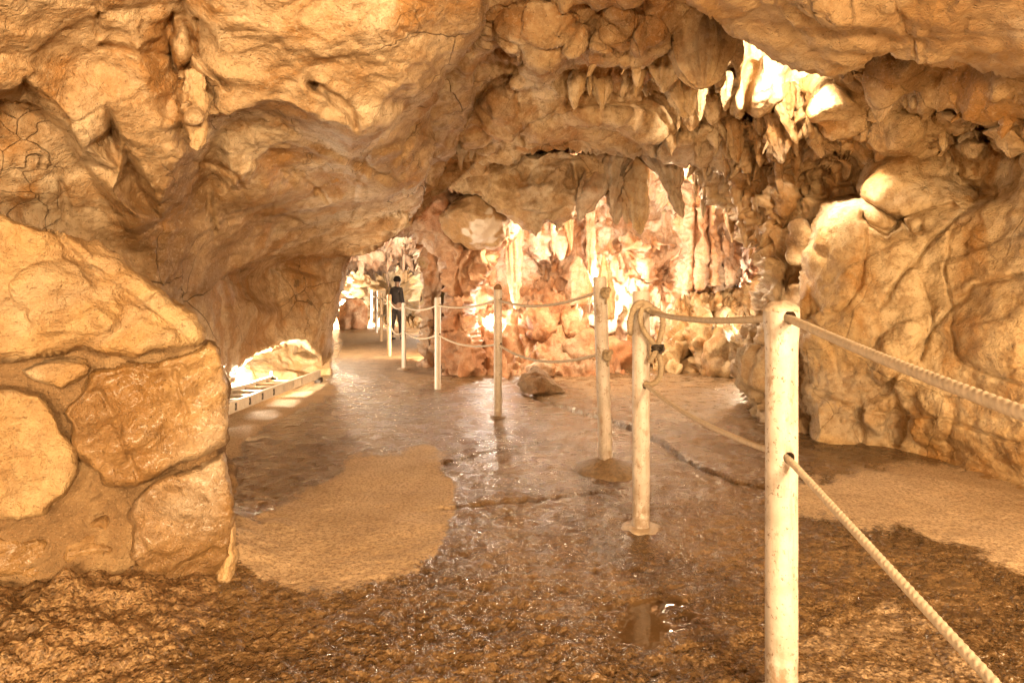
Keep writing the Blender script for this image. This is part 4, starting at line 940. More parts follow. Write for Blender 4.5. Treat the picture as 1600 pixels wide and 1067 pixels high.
stal(1050, 118, 1074, 187, 42, 4.6, M_pale, 'long smooth slanting stalactite below the bell', 'finger', 0.8, group=YE, flutes=0.2)
stal(1076, 118, 1079, 182, 32, 4.55, M_pale, 'plump stalactite touching the long slanting one', 'finger', 0.8, group=YE, flutes=0.2)
stal(1094, 132, 1093, 190, 22, 4.7, M_ceil, 'thin brown stalactite right of the plump one', 'finger', 0.8, group=YE)
stal(1126, 112, 1121, 146, 22, 4.3, M_pale, 'tiny white bulb at the right of the bell', 'bulb', 0.8, group=YE)
stal(1134, 124, 1134, 175, 24, 4.75, M_ceil, 'brown stalactite beside the lit flowstone', 'finger', 0.8, group=YE)
stal(1012, 120, 1010, 152, 20, 4.85, M_ceil, 'short brown nub behind the bright wedge', 'finger', 0.8, group=YE)
stal(1112, 158, 1112, 196, 30, 5.0, M_ceil, 'rounded brown knob below the thin stalactite', 'finger', 0.8, group=YE)
stal(1082, 172, 1080, 206, 36, 5.2, M_ceil, 'rounded brown knob below the plump stalactite', 'finger', 0.8, group=YE)
stal(1150, 60, 1152, 112, 26, 4.15, M_pale, 'grey-white bulb against the lit flowstone', 'bulb', 0.8, group=YE)
o = stal(1088, -45, 1098, 140, 118, 3.7, M_mound, 'big fluted flowstone bell hanging under the slab edge', 'bell', 0.85, name='flowstone_bell', cat='flowstone', flutes=0.24, seg=72, rings=60, lump=0.03, embed=0.05)

KN = 'knobbly dripstone above the column'
for (a, b, c, d_, w, dd, txt) in ((1212, 150, 1246, 226, 24, 4.75, 'slanting finger of brown dripstone at the top of the cluster'), (1216, 190, 1222, 256, 38, 5.0, 'fat blunt brown stalactite in the middle of the cluster'), (1241, 192, 1245, 246, 18, 4.95, 'thin brown stalactite beside the fat blunt one'),
                                   (1262, 150, 1284, 248, 46, 4.7, 'largest brown hanging boss over the dark niche'), (1186, 168, 1190, 212, 26, 5.2, 'stubby brown stalactite below the lit flowstone'), (1148, 190, 1152, 256, 30, 5.5, 'pale-tipped stalactite left of the cluster'), (1190, 210, 1188, 262, 24, 5.35, 'drooping brown stalactite left of the fat one'),
                                   (1216, 250, 1221, 312, 14, 5.2, 'long thin drip hanging below the cluster'), (1230, 140, 1236, 186, 30, 4.7, 'stubby brown knob right of the lit flowstone'), (1164, 325, 1166, 388, 24, 6.0, 'square-ended stalactite at the column head'), (1192, 320, 1194, 392, 30, 5.75, 'thick drip on the face of the column head')):
    stal(a, b, c, d_, w, dd, M_column, txt, 'finger', 0.9, group=KN, lump=0.1, flutes=0.2)
for (a, b, c, d_, w, dd, txt, m_, pr) in ((1378, 118, 1374, 192, 46, 3.75, 'pale lit lump of rock hanging right of the slab gap', M_pale, 'bulb'), (1320, 98, 1326, 132, 28, 3.75, 'small pale nub hanging at the slab gap', M_pale, 'bulb'),
                                          (1466, 165, 1474, 238, 22, 4.0, 'bone-like drip on the upper right wall', M_right, 'finger'), (1500, 168, 1512, 196, 18, 3.7, 'short pointed drip on the upper right wall', M_right, 'cone')):
    stal(a, b, c, d_, w, dd, m_, txt, pr, 0.85, name='hanging_rock', cat='rock', lump=0.13)
stal(303, 130, 308, 236, 44, 2.72, M_pale, 'pale calcite nub with two lobes on the left overhang', 'bulb', 0.6, name='calcite_nub', cat='calcite', lump=0.14)

# chamber formations
CH = 'formations in the lit chamber'
stal(800, 372, 806, 484, 30, 9.3, M_pink, 'pink trunk-like stalactite reaching towards the slope', 'finger', 0.8, group=CH, flutes=0.2, rings=34)
stal(945, 490, 944, 398, 30, 9.6, M_mound, 'ochre stalagmite in front of the brightest patch', 'finger', 0.8, name='stalagmite', cat='stalagmite', group=CH, embed=0.1)
stal(922, 330, 926, 470, 18, 10.4, M_pink, 'slender pink column left of the brightest patch', 'pillar', 0.9, name='stone_column', cat='column', group=CH)
o = rockface('flowstone_drapery', [(1062, 310), (1075, 286), (1100, 276), (1140, 286), (1150, 320), (1153, 390), (1158, 440), (1150, 470), (1100, 482), (1062, 478), (1054, 430), (1064, 380)],
    [(1062, 310, 10.3), (1100, 276, 9.9), (1150, 320, 10.4), (1158, 450, 10.4), (1100, 482, 10.2), (1054, 440, 10.6), (1100, 380, 9.95), (1085, 440, 10.05), (1125, 430, 10.0), (1125, 330, 9.95)], M_pink, step=1.6, soft=5,
    feats=[B(1078, 400, 9, 90, 3, 0.14), B(1098, 380, 8, 95, 2, 0.16), B(1116, 385, 8, 90, -2, 0.16), B(1134, 380, 8, 85, -3, 0.14), G([(1088, 310), (1086, 460)], 3, 0.2), G([(1107, 300), (1108, 460)], 3, 0.2), G([(1125, 300), (1128, 450)], 3, 0.2)],
    roll=(10, 0.35), rough=5, noise=dict(big=0.1, chip=0.05, flute=0.10, ridge=0.06, fine=0.03))
tag(o, 'pleated pink flowstone drapery at the right of the lit chamber', 'flowstone', CH)
stal(868, 330, 866, 400, 22, 9.6, M_pink, 'short pink stalactite right of the hanging wedge tip', 'cone', 0.9, group=CH)
stal(890, 335, 893, 392, 20, 9.8, M_pink, 'second pink stalactite right of the hanging wedge tip', 'cone', 0.9, group=CH)
stal(1140, 310, 1144, 380, 26, 9.4, M_mound, 'yellow ochre drip at the chamber top right', 'cone', 0.9, group=CH)
stal(905, 470, 903, 400, 46, 10.0, M_pink, 'broad pink stalagmite mound with ribbed sides', 'finger', 0.9, name='stalagmite', cat='stalagmite', group=CH, embed=0.1)

def boulder(name, ctr, r, mat, seed, label=None, cat='boulder', group=None, sub=4, amp=0.30, sharp=0.5, cut=True):
    import bmesh
    bm = bmesh.new(); bmesh.ops.create_icosphere(bm, subdivisions=sub, radius=1.0)
    v = np.array([x.co[:] for x in bm.verts], np.float32); f = np.array([[x.index for x in t.verts] for t in bm.faces]); bm.free()
    hb, f1, f2 = cells(v * 1.15 + seed)
    k = 1 + amp * fbm(v * 1.1 + seed, 3) + sharp * 0.35 * hb * sstep(0, 0.25, f2 - f1) + 0.07 * fbm(v * 4 + seed, 4, 0.6)
    v = v * k[:, None] * np.array(r, np.float32)
    if cut: v[:, 2] = np.maximum(v[:, 2], -0.55 * r[2])
    o = mesh_np(name, v, None, mat, tris=f)
    o.location = ctr
    if label: tag(o, label, cat, group)
    return o

BO = 'boulders at the chamber mouth'
def floorpt(u, v): 
    d = F * EYE / (v - V0); return ((u - CX) * d / F, d, 0.0)
for (u, v, w, h, txt, m_, sd) in ((912, 578, 62, 64, 'brown boulder left in the row at the chamber mouth', M_red, 3.0), (960, 575, 56, 52, 'pinkish boulder in the middle of the row at the chamber mouth', M_red, 9.0), (1000, 572, 44, 60, 'ochre boulder behind the rope-looped post', M_mound, 14.0),
                                  (1130, 586, 74, 72, 'knobbly brown boulder at the foot of the chamber mound', M_mound, 5.3), (845, 588, 40, 28, 'small pale boulder on the rubble slope foot', M_pink, 7.7), (1160, 580, 40, 44, 'boulder half hidden by the dripstone column', M_mound, 52.0)):
    x, y, _ = floorpt(u, v); s = y / F
    hh = h * s * 0.62
    boulder('boulder', (x, y, hh * 0.5), (w * s * 0.5, w * s * 0.5, hh), m_, sd, txt, group=BO)
# the lone dark rock on the floor
fr = boulder('floor_rock', (0, 0, 0), (1, 1, 1), M_dark, 2.4, 'lone dark brown rock lying on the wet floor by the crack', 'rock', sub=5, amp=0.12, sharp=0.4)
me = fr.data; v = np.empty(len(me.vertices) * 3, np.float32); me.vertices.foreach_get('co', v); v = v.reshape(-1, 3)
x = v[:, 0].copy()
tp = np.where(x > -0.3, 1 - 0.66 * sstep(-0.3, 1.1, x), 1)
v[:, 2] = np.maximum(v[:, 2], -0.5) + 0.5
v = v * np.stack([np.full(len(x), 0.26), 0.20 * (0.5 + 0.5 * tp), 0.185 * tp], 1)
v[:, 2] += 0.018 * fbm(v * 9 + 2, 4) * sstep(0, 0.05, v[:, 2])
me.vertices.foreach_set('co', v.ravel()); me.update()
fr.location = floorpt(846, 613); fr.rotation_euler = (0, 0, -0.15)
boulder('tunnel_boulder', (floorpt(553, 514)[0], floorpt(553, 514)[1], 0.4), (0.55, 0.6, 0.75), M_red, 4.4, 'red-brown boulder at the left side of the tunnel path', 'boulder')
# block of crusted rock over the pillar
boulder('hanging_boulder', P(747, 345, 7.75), (0.50, 0.50, 0.36), M_crust, 12.6, 'big rounded block with white crust wedged above the pillar', 'boulder', sub=5, amp=0.14, sharp=0.25, cut=False)

# small drips all over the dripstone: children of the rock they grow from
rs = np.random.RandomState(11)
drip_me = [dripstone('stalactite', (0, 0, 0), (0, 0, -1), 0.30, 0.26, M_column, seed=k * 3.1, prof=('finger', 'cone', 'finger', 'bulb')[k % 4], seg=16, rings=12, flutes=0.25, lump=0.18, embed=0.1) for k in range(8)]
def drips(host, n, umin, umax, vmin, vmax, size, mat_, thr=0.05, slim=1.0):
    h = bpy.data.objects[host]; p, nn = SURF[host]
    u = CX + F * p[:, 0] / p[:, 1]; v = V0 - F * (p[:, 2] - EYE) / p[:, 1]
    ok = np.where((u > umin) & (u < umax) & (v > vmin) & (v < vmax) & (nn[:, 2] < -thr))[0]
    if len(ok) == 0: return
    for i in rs.choice(ok, min(n, len(ok)), replace=False):
        s = drip_me[rs.randint(8)]
        o = bpy.data.objects.new('stalactite', s.data); COL.objects.link(o)
        o.material_slots[0].link = 'OBJECT'; o.material_slots[0].material = mat_
        L = size * (0.45 + 1.3 * rs.rand() ** 2); w = slim * L * (0.55 + 0.9 * rs.rand())
        o.location = p[i] + np.array((0, 0.03, 0.40 * L)); o.scale = (w, w, L); o.rotation_euler = (0.35 * rs.normal(), 0.35 * rs.normal(), 6.28 * rs.rand())
        o.parent = h
drips('cave_wall_column', 60, 1080, 1330, 150, 400, 0.24, M_column, 0.05, 0.62)
drips('cave_ceiling', 34, 1040, 1140, 150, 330, 0.22, M_ceil, 0.05, 0.62)
drips('cave_ceiling', 26, 890, 1070, 100, 140, 0.18, M_pale, 0.05, 0.5)
drips('cave_wall_upper_right', 34, 1300, 1600, 110, 300, 0.13, M_right)
drips('chamber_wall', 30, 760, 1180, 280, 400, 0.30, M_pink, -0.3, 0.45)
drips('tunnel_ceiling', 26, 545, 700, 385, 440, 0.6, M_vault, 0.0, 0.4)
for s in drip_me: bpy.data.objects.remove(s)

# ------------------------------------------------------------------ posts
def post(u, d, top, rad, mat, label, lean=(0, 0), holes=(), crust=False, foot=None, hole_dir=(1, 0, 0), seg=36, flatcap=True):
    x = (u - CX) * d / F
    root = tag(empty('barrier_post', (x, d, 0)), label, 'post', 'rope barrier posts')
    zs = np.concatenate([np.linspace(-0.04, top - 0.02, 40), top - 0.02 + 0.02 * np.sin(np.linspace(0.2, np.pi / 2, 5))])
    rr = np.concatenate([np.full(40, 1.0), np.cos(np.linspace(0.2, np.pi / 2, 5)) * (0.10 if flatcap else 0.9) + (0.90 if flatcap else 0.02)])
    th = np.linspace(0, 2 * np.pi, seg, endpoint=False)
    Z, H = np.meshgrid(zs, th, indexing='ij'); R = rad * np.repeat(rr[:, None], seg, 1)
    if crust:
        k = np.exp(-((Z - (top - 0.035)) / 0.035) ** 2)
        q = np.stack([np.cos(H).ravel(), np.sin(H).ravel(), Z.ravel() * 14], 1)
        R = R * (1 + 0.13 * k + 0.06 * k * fbm(q * 1.6, 3).reshape(R.shape))
    R = R * (1 + 0.018 * fbm(np.stack([np.cos(H).ravel() + d, np.sin(H).ravel(), Z.ravel() * 5], 1), 3).reshape(R.shape))
    p = np.stack([R * np.cos(H) + lean[0] * Z / top, R * np.sin(H) + lean[1] * Z / top, Z], -1).reshape(-1, 3)
    n = len(zs)
    i = np.arange(n - 1)[:, None] * seg + np.arange(seg)[None]; j = np.arange(n - 1)[:, None] * seg + (np.arange(seg)[None] + 1) % seg
    Q = np.stack([i, j, j + seg, i + seg], -1).reshape(-1, 4)
    p = np.concatenate([p, [p[-seg:].mean(0), p[:seg].mean(0)]]); k = np.arange(seg)
    T = np.concatenate([np.stack([(n - 1) * seg + k, (n - 1) * seg + (k + 1) % seg, np.full(seg, len(p) - 2)], 1), np.stack([(k + 1) % seg, k, np.full(seg, len(p) - 1)], 1)])
    sh = mesh_np('shaft', p, Q, mat, root, tris=T)
    for hz, hr in holes:
        import bmesh
        bm = bmesh.new(); bmesh.ops.create_cone(bm, cap_ends=True, segments=18, radius1=hr, radius2=hr, depth=0.5)
        hd = Vector(hole_dir).normalized()
        bmesh.ops.transform(bm, matrix=Matrix.Translation((lean[0] * hz / top, lean[1] * hz / top, hz)) @ hd.to_track_quat('Z', 'Y').to_matrix().to_4x4(), verts=bm.verts)
        cm = bpy.data.meshes.new('cutter'); bm.to_mesh(cm); bm.free(); cm.materials.append(M_hole)
        co = bpy.data.objects.new('cutter', cm); COL.objects.link(co); co.location = root.location
        md = sh.modifiers.new('hole', 'BOOLEAN'); md.operation = 'DIFFERENCE'; md.object = co; md.solver = 'EXACT'
        if hasattr(md, 'material_mode'): md.material_mode = 'TRANSFER'
        bpy.context.view_layer.update()
        dg = bpy.context.evaluated_depsgraph_get()
        nm = bpy.data.meshes.new_from_object(sh.evaluated_get(dg))
        sh.modifiers.clear(); sh.data = nm; bpy.data.objects.remove(co)
    if crust:
        seg2 = 28; t = np.linspace(0, np.pi / 2, 9); H2 = np.linspace(0, 2 * np.pi, seg2, endpoint=False)
        A, Bq = np.meshgrid(t, H2, indexing='ij')
        q = np.stack([np.cos(A) * np.cos(Bq), np.cos(A) * np.sin(Bq), np.sin(A)], -1).reshape(-1, 3)
        k = 1 + 0.14 * fbm(q * 1.8 + 4, 4)
        q = q * np.array((rad * 1.13, rad * 1.13, 0.028)) * k[:, None] + np.array((0, 0, top - 0.012))
        i = np.arange(8)[:, None] * seg2 + np.arange(seg2)[None]; j = np.arange(8)[:, None] * seg2 + (np.arange(seg2)[None] + 1) % seg2
        mesh_np('cap', q, np.stack([i, j, j + seg2, i + seg2], -1).reshape(-1, 4), M_plaster, root)
    if foot:
        fr_, fh, fm = foot
        seg2, nr = 60, 14
        rr_ = np.linspace(rad * 0.7, fr_, nr); A, Bq = np.meshgrid(rr_, np.linspace(0, 2 * np.pi, seg2, endpoint=False), indexing='ij')
        w = 1 + 0.14 * perlin(np.stack([np.cos(Bq).ravel() * 1.5 + d, np.sin(Bq).ravel() * 1.5, np.zeros(A.size)], 1)).reshape(A.shape)
        X, Y = A * w * np.cos(Bq), A * w * np.sin(Bq)
        Z = fh * (1 - ((A - rad * 0.7) / (fr_ - rad * 0.7)) ** 0.8) ** 0.85 if fh > 0.03 else fh * (1 - ((A - rad * .7) / (fr_ - rad * .7)) ** 4)
        Z = Z + 0.10 * fh * fbm(np.stack([X.ravel() * 30, Y.ravel() * 30, np.zeros(A.size)], 1), 4).reshape(A.shape) - 0.012 * (A > fr_ * 0.97) + 0.004
        i = np.arange(nr - 1)[:, None] * seg2 + np.arange(seg2)[None]; j = np.arange(nr - 1)[:, None] * seg2 + (np.arange(seg2)[None] + 1) % seg2
        mesh_np('footing', np.stack([X, Y, Z], -1).reshape(-1, 3), np.stack([i, i + seg2, j + seg2, j], -1).reshape(-1, 4), fm, root)
    return root

PX = [(1221, 1.48, 1.035), (1001.5, 2.63, 1.094), (947, 3.52, 1.196), (778, 5.13, 1.165), (684, 6.76, 1.09), (631, 8.72, 1.02), (608, 10.85, 1.17), (596, 14.6, 1.25), (588, 18.7, 1.38), (581, 24.0, 1.5), (575, 27.0, 1.6)]
PP = [((u - CX) * d / F, d) for u, d, _ in PX]
post(1221, 1.48, 1.035, 0.0395, M_post, 'nearest barrier post, white with crusted top and rope through two holes', holes=((1.008, 0.017), (0.652, 0.015)), crust=True, hole_dir=(0.05, -1, 0), foot=(0.09, 0.008, M_cementp), seg=48)
post(1001.5, 2.63, 1.094, 0.0395, M_post, 'white barrier post carrying a tied loop of rope', holes=((0.665, 0.016),), hole_dir=(0.35, -1, 0), foot=(0.095, 0.008, M_cementp), seg=48)
p3 = post(947, 3.52, 1.196, 0.042, M_post, 'leaning barrier post standing in a cement mound', lean=(-0.04, 0), foot=(0.20, 0.085, M_cement), seg=40)
post(778, 5.13, 1.150, 0.037, M_post, 'barrier post with a dark lump on top beside the floor rock', holes=((1.06, 0.014), (0.66, 0.014)), hole_dir=(1, -0.8, 0), foot=(0.075, 0.012, M_cement))
post(684, 6.76, 1.09, 0.037, M_postw, 'white barrier post in front of the reddish pillar', holes=((1.0, 0.014), (0.65, 0.014)), hole_dir=(1, -0.8, 0))
post(631, 8.72, 1.02, 0.036, M_postw, 'short white barrier post at the tunnel mouth', foot=(0.10, 0.02, M_cementp))
post(608, 10.85, 1.17, 0.042, M_posto, 'tan barrier post just inside the tunnel')
post(596, 14.6, 1.25, 0.042, M_posto, 'second tan barrier post inside the tunnel')
post(588, 18.7, 1.38, 0.045, M_postw, 'white barrier post deep in the tunnel')
post(581, 24.0, 1.5, 0.05, M_postw, 'second farthest barrier post deep in the tunnel')
post(575, 27.0, 1.6, 0.055, M_posto, 'farthest barrier post at the tunnel end')
cp = boulder('cap', (0, 0, 1.168), (0.034, 0.034, 0.030), M_dark, 3.3, cut=False, sub=3)
for ob in bpy.data.objects:
    if ob.get('label') == 'barrier post with a dark lump on top beside the floor rock': cp.parent = ob

# ------------------------------------------------------------------ ropes
def tube(path, r, pitch=0.045, ds=None, seg=18, lobes=True):
    path = np.array(path, float)
    L = np.concatenate([[0], np.cumsum(np.linalg.norm(np.diff(path, axis=0), axis=1))])
    ds = ds or pitch / 9
    n = max(8, int(L[-1] / ds)); s = np.linspace(0, L[-1], n)
    c = np.stack([np.interp(s, L, path[:, k]) for k in range(3)], 1)
    if n > 24:
        for _ in range(6): c[1:-1] = 0.25 * c[:-2] + 0.5 * c[1:-1] + 0.25 * c[2:]
    t = np.gradient(c, axis=0); t /= np.linalg.norm(t, axis=1)[:, None]
    u = np.zeros_like(c); a = np.cross(t[0], (0, 0, 1.0)); 
    if np.linalg.norm(a) < 1e-3: a = np.array((1.0, 0, 0))
    a /= np.linalg.norm(a)
    for k in range(n):
        a = a - t[k] * a.dot(t[k]); a /= np.linalg.norm(a); u[k] = a
    w = np.cross(t, u)
    th = np.linspace(0, 2 * np.pi, seg, endpoint=False)
    Sg, H = np.meshgrid(s, th, indexing='ij')
    R = r * (0.80 + 0.24 * np.abs(np.cos(1.5 * (H - 2 * np.pi * Sg / pitch))) ** 0.8) if lobes else np.full(H.shape, r)
    p = c[:, None, :] + (R * np.cos(H))[..., None] * u[:, None, :] + (R * np.sin(H))[..., None] * w[:, None, :]
    i = np.arange(n - 1)[:, None] * seg + np.arange(seg)[None]; j = np.arange(n - 1)[:, None] * seg + (np.arange(seg)[None] + 1) % seg
    p = p.reshape(-1, 3); Q = np.stack([i, j, j + seg, i + seg], -1).reshape(-1, 4)
    p = np.concatenate([p, [c[0], c[-1]]]); k = np.arange(seg)
    T = np.concatenate([np.stack([(k + 1) % seg, k, np.full(seg, len(p) - 2)], 1), np.stack([(n - 1) * seg + k, (n - 1) * seg + (k + 1) % seg, np.full(seg, len(p) - 1)], 1)])
    return p, Q, T
def span(a, b, sag, n=24):
    t = np.linspace(0, 1, n)[:, None]
    p = np.array(a) * (1 - t) + np.array(b) * t
    p[:, 2] -= (4 * sag * t * (1 - t))[:, 0]
    return p
def rope(name, path, r, mat, pitch=0.045, parent=None, **kw):
    p, Q, T = tube(path, r, pitch, **kw)
    return mesh_np(name, p, Q, mat, parent, tris=T)
def at(i, z, dx=0.0, dy=0.0): return (PP[i][0] + dx, PP[i][1] + dy, z)
def sub(part, o): o.parent = part; o.matrix_parent_inverse = Matrix(); return o
# near ropes: from the looped post through the nearest post and on past the right edge
upper = np.concatenate([span(at(1, 1.0, 0.03, -0.045), at(0, 1.008, -0.002, 0.0), 0.022), span(at(0, 1.008, 0.004, -0.02), (0.655, 0.72, 0.905), 0.005)[1:], span((0.655, 0.72, 0.905), (0.62, -0.6, 0.98), 0.02)[1:]])
ru = tag(rope('barrier_rope', upper, 0.0104, M_rope, pitch=0.038), 'near upper rope running from the looped post past the right edge', 'rope', 'barrier ropes')
lower = np.concatenate([span(at(1, 0.665, -0.01, 0.03), at(1, 0.665, 0.012, -0.04), 0), span(at(1, 0.665, 0.014, -0.045), at(0, 0.652, 0, 0.0), 0.03)[1:], span(at(0, 0.652, 0.002, -0.02), (0.690, 0.80, 0.50), 0.0)[1:], span((0.690, 0.80, 0.50), (0.64, -0.6, 0.62), 0.06)[1:]])
rl = tag(rope('barrier_rope', lower, 0.0090, M_rope, pitch=0.034), 'near lower rope running from the looped post past the right edge', 'rope', 'barrier ropes')
# the tied loop round the second post
def q(u, v, d): return P(u, v, d)
pd = 2.63
loop1 = [q(1016, 487, 2.58), q(1004, 478, 2.572), q(992, 482, 2.575), q(984, 500, 2.60), q(985, 520, 2.63), q(990, 515, 2.69), q(1005, 497, 2.70), q(1016, 490, 2.67), q(1022, 490, 2.62), q(1018, 480, 2.575), q(1008, 473, 2.565), q(996, 474, 2.57), q(988, 486, 2.585), q(985.5, 505, 2.61), q(986, 518, 2.65)]
loop2 = [q(1020, 484, 2.595), q(1012, 478, 2.57), q(1004, 482, 2.562), q(1000, 496, 2.56), q(1005, 515, 2.56), q(1014, 528, 2.56), q(1021, 537, 2.56), q(1025, 546, 2.56), q(1031, 560, 2.56), q(1033, 575, 2.56), q(1031, 588, 2.565), q(1024, 598, 2.575), q(1014, 601, 2.59), q(1006, 599, 2.60)]
loop3 = [q(1016, 481, 2.575), q(1026, 484, 2.57), q(1034, 494, 2.565), q(1036, 508, 2.56), q(1032, 525, 2.555), q(1028, 540, 2.553), q(1024, 550, 2.552), q(1018, 560, 2.555), q(1015, 566, 2.56)]
def smoothpath(pts, n=12):
    pts = [Vector(p) for p in pts]; out = []
    for k in range(len(pts) - 1):
        a, b, c, d = pts[max(k - 1, 0)], pts[k], pts[k + 1], pts[min(k + 2, len(pts) - 1)]
        for j in range(n):
            t = j / n
            out.append(0.5 * ((2 * b) + (c - a) * t + (2 * a - 5 * b + 4 * c - d) * t * t + (3 * b - a - 3 * c + d) * t ** 3))
    out.append(pts[-1]); return np.array([p[:] for p in out])
lr = tag(empty('rope_loop', P(1001, 487, 2.6)), 'grey hemp rope coiled round the second nearest post and tied in a hanging loop', 'rope')
for k, lp in enumerate((loop1, loop2, loop3)):
    under(lr, rope('coil', smoothpath(lp), 0.0125, M_ropeg, pitch=0.05))
kn = [q(1026 + 7 * math.cos(a), 546 + 3.5 * math.sin(a) + 0.8 * a - 6, 2.556 + 0.022 * math.sin(a)) for a in np.linspace(0, 14, 60)]
o = under(lr, rope('binding', kn, 0.006, M_cord, pitch=0.02)); o['label'] = 'dark cord binding the loop'
o = under(lr, rope('binding', [q(1029, 541, 2.54), q(1036, 539, 2.53), q(1037, 548, 2.53), q(1030, 552, 2.535)], 0.006, M_cord, pitch=0.02))
def knot(ctr, r, mat, parent, seed=0):
    t = np.linspace(0, 2 * np.pi, 70)
    p = np.stack([np.sin(t) + 2 * np.sin(2 * t), np.cos(t) - 2 * np.cos(2 * t), -np.sin(3 * t)], 1) * r / 3.0
    p = (p @ _R3.T)[:, [0, 2, 1]] * np.array((0.8, 0.8, 1.0)) + np.array(ctr)
    return under(parent, rope('knot', p, r * 0.46, mat, pitch=r * 1.4))
# knots of the far ropes on the leaning post, then the far ropes to the tunnel
uz = [1.10, 1.06, 1.0, 0.965, 1.05, 1.12, 1.25, 1.36]
lz = [0.72, 0.66, 0.65, 0.585, 0.62, 0.70, 0.80, 0.88]
SG_ = [0.07, 0.05, 0.06, 0.09, 0.1, 0.1, 0.1]
for nm, zz, txt in (('u', uz, 'far upper rope swagged from the leaning post into the tunnel'), ('l', lz, 'far lower rope swagged from the leaning post into the tunnel')):
    lx = -0.04 * zz[0] / 1.196
    root = tag(empty('barrier_rope', (PP[2][0], PP[2][1], zz[0])), txt, 'rope', 'barrier ropes')
    a = (PP[2][0] + lx + 0.02, PP[2][1] - 0.05, zz[0])
    for k in range(3, 10):
        b = (PP[k][0], PP[k][1] - 0.0, zz[k - 2]) if k - 2 < len(zz) else (PP[k][0], PP[k][1], zz[-1])
        st = a if k > 3 else (PP[2][0] + lx - 0.03, PP[2][1] - 0.01, zz[0])
        under(root, rope('span', span(st, b, SG_[k - 3] * (1.0 if nm == 'u' else 1.35)), 0.0105 if k < 6 else 0.013, M_rope, pitch=0.05, ds=0.02, seg=10, lobes=k < 5))
        a = b
    kn_ = knot((PP[2][0] + lx + 0.022, PP[2][1] - 0.058, zz[0]), 0.034, M_ropeg, root)
    sub(kn_, rope('tail', [(PP[2][0] + lx + 0.03, PP[2][1] - 0.055, zz[0] - 0.03), (PP[2][0] + lx + 0.028, PP[2][1] - 0.05, zz[0] - 0.07)], 0.006, M_ropeg, pitch=0.03))

# ------------------------------------------------------------------ ladder lying by the recess
def box(name, c, x, y, z, mat, parent):
    """box centred c with half-axis vectors x, y, z, edges lightly bevelled"""
    import bmesh
    bm = bmesh.new(); bmesh.ops.create_cube(bm, size=2)
    x, y, z, c = Vector(x), Vector(y), Vector(z), Vector(c)
    for v in bm.verts: v.co = c + x * v.co.x + y * v.co.y + z * v.co.z
    s = min(x.length, y.length, z.length)
    bmesh.ops.bevel(bm, geom=list(bm.edges), offset=s * 0.25, segments=2, affect='EDGES')
    me = bpy.data.meshes.new(name); bm.to_mesh(me); bm.free(); me.materials.append(mat)
    o = bpy.data.objects.new(name, me); COL.objects.link(o); return under(parent, o)
def sub(part, o): o.parent = part; o.matrix_parent_inverse = Matrix()
A0, A1 = Vector(P(330, 661, 4.45)), Vector(P(500, 597, 7.35))        # lower edge of the near rail
A0.z, A1.z = 0.10, 0.05
dirn = (A1 - A0).normalized(); side = Vector((dirn.y, -dirn.x, 0)).normalized() * -1; upv = dirn.cross(side).normalized(); upv = upv if upv.z > 0 else -upv
lad = tag(empty('ladder', A0), 'pale extension ladder lying along the left wall by the lit recess', 'ladder')
Ln = (A1 - A0).length; W = 0.40
for k, s_ in enumerate((0.0, W)):
    lk = Ln if k == 0 else Ln * 0.80
    c0 = A0 + side * s_ + dirn * lk * 0.5 + upv * 0.055
    rail = box('rail', c0, dirn * (lk / 2), side * 0.008, upv * 0.045, M_ladder, lad)
    for e in (-1, 1): sub(rail, box('rail_flange', c0 + upv * 0.045 * e + side * (0.012 if k == 0 else -0.012), dirn * (lk / 2), side * 0.018, upv * 0.004, M_ladder, lad))
for k in range(int(Ln * 0.8 / 0.29)):
    c0 = A0 + dirn * (0.12 + k * 0.29) + upv * 0.055
    o = rope('rung', [c0 + side * -0.012, c0 + side * (W * 0.5), c0 + side * (W + 0.012)], 0.018, M_alu, lobes=False, ds=0.05, seg=14); under(lad, o)
    sub(o, box('rung_plate', c0 - side * 0.0105, dirn * 0.012, side * 0.004, upv * 0.03, M_black if k < 5 else M_alu, lad))
for f_ in (0.02, 0.98):
    c0 = A0 + dirn * Ln * f_; zz_ = c0.z
    for s_ in (0.0, W): 
        if f_ > 0.5 and s_ > 0: continue
        cc = c0 + side * s_; box('foot', Vector((cc.x, cc.y, zz_ * 0.5)), dirn * 0.05, side * 0.03, Vector((0, 0, zz_ * 0.5 + 0.008)), M_black, lad)
ce = A0 + side * W + dirn * Ln * 0.80; box('foot', Vector((ce.x, ce.y, 0.06)), dirn * 0.04, side * 0.03, Vector((0, 0, 0.07)), M_black, lad)
box('hook', ce + upv * 0.09, dirn * 0.012, side * 0.012, upv * 0.06, M_black, lad)

# ------------------------------------------------------------------ two visitors in the tunnel
def skin_mesh(name, pts, edges, mat, parent, root=0, sub=2):
    me = bpy.data.meshes.new(name); me.from_pydata([p[:3] for p in pts], edges, [])
    o = bpy.data.objects.new(name, me); COL.objects.link(o)
    md = o.modifiers.new('skin', 'SKIN'); md.use_smooth_shade = True
    if not me.skin_vertices: 
        bpy.context.view_layer.objects.active = o
    for k, p in enumerate(pts):
        sv = me.skin_vertices[0].data[k]; sv.radius = (p[3], p[4] if len(p) > 4 else p[3]); sv.use_root = (k == root)
    o.modifiers.new('sub', 'SUBSURF').levels = sub; o.modifiers['sub'].render_levels = sub
    me.materials.append(mat); o.parent = parent
    return o
M_jacket = simple('cloth_dark', (0.075, 0.06, 0.055), 0.9, 0.3, 20, 0.3); M_trous = simple('cloth_trousers', (0.085, 0.07, 0.065), 0.9, 0.3, 20, 0.3)
M_brown = simple('cloth_brown', (0.17, 0.10, 0.065), 0.9, 0.3, 20, 0.3); M_beige = simple('cloth_beige', (0.30, 0.22, 0.16), 0.9, 0.3, 20, 0.3)
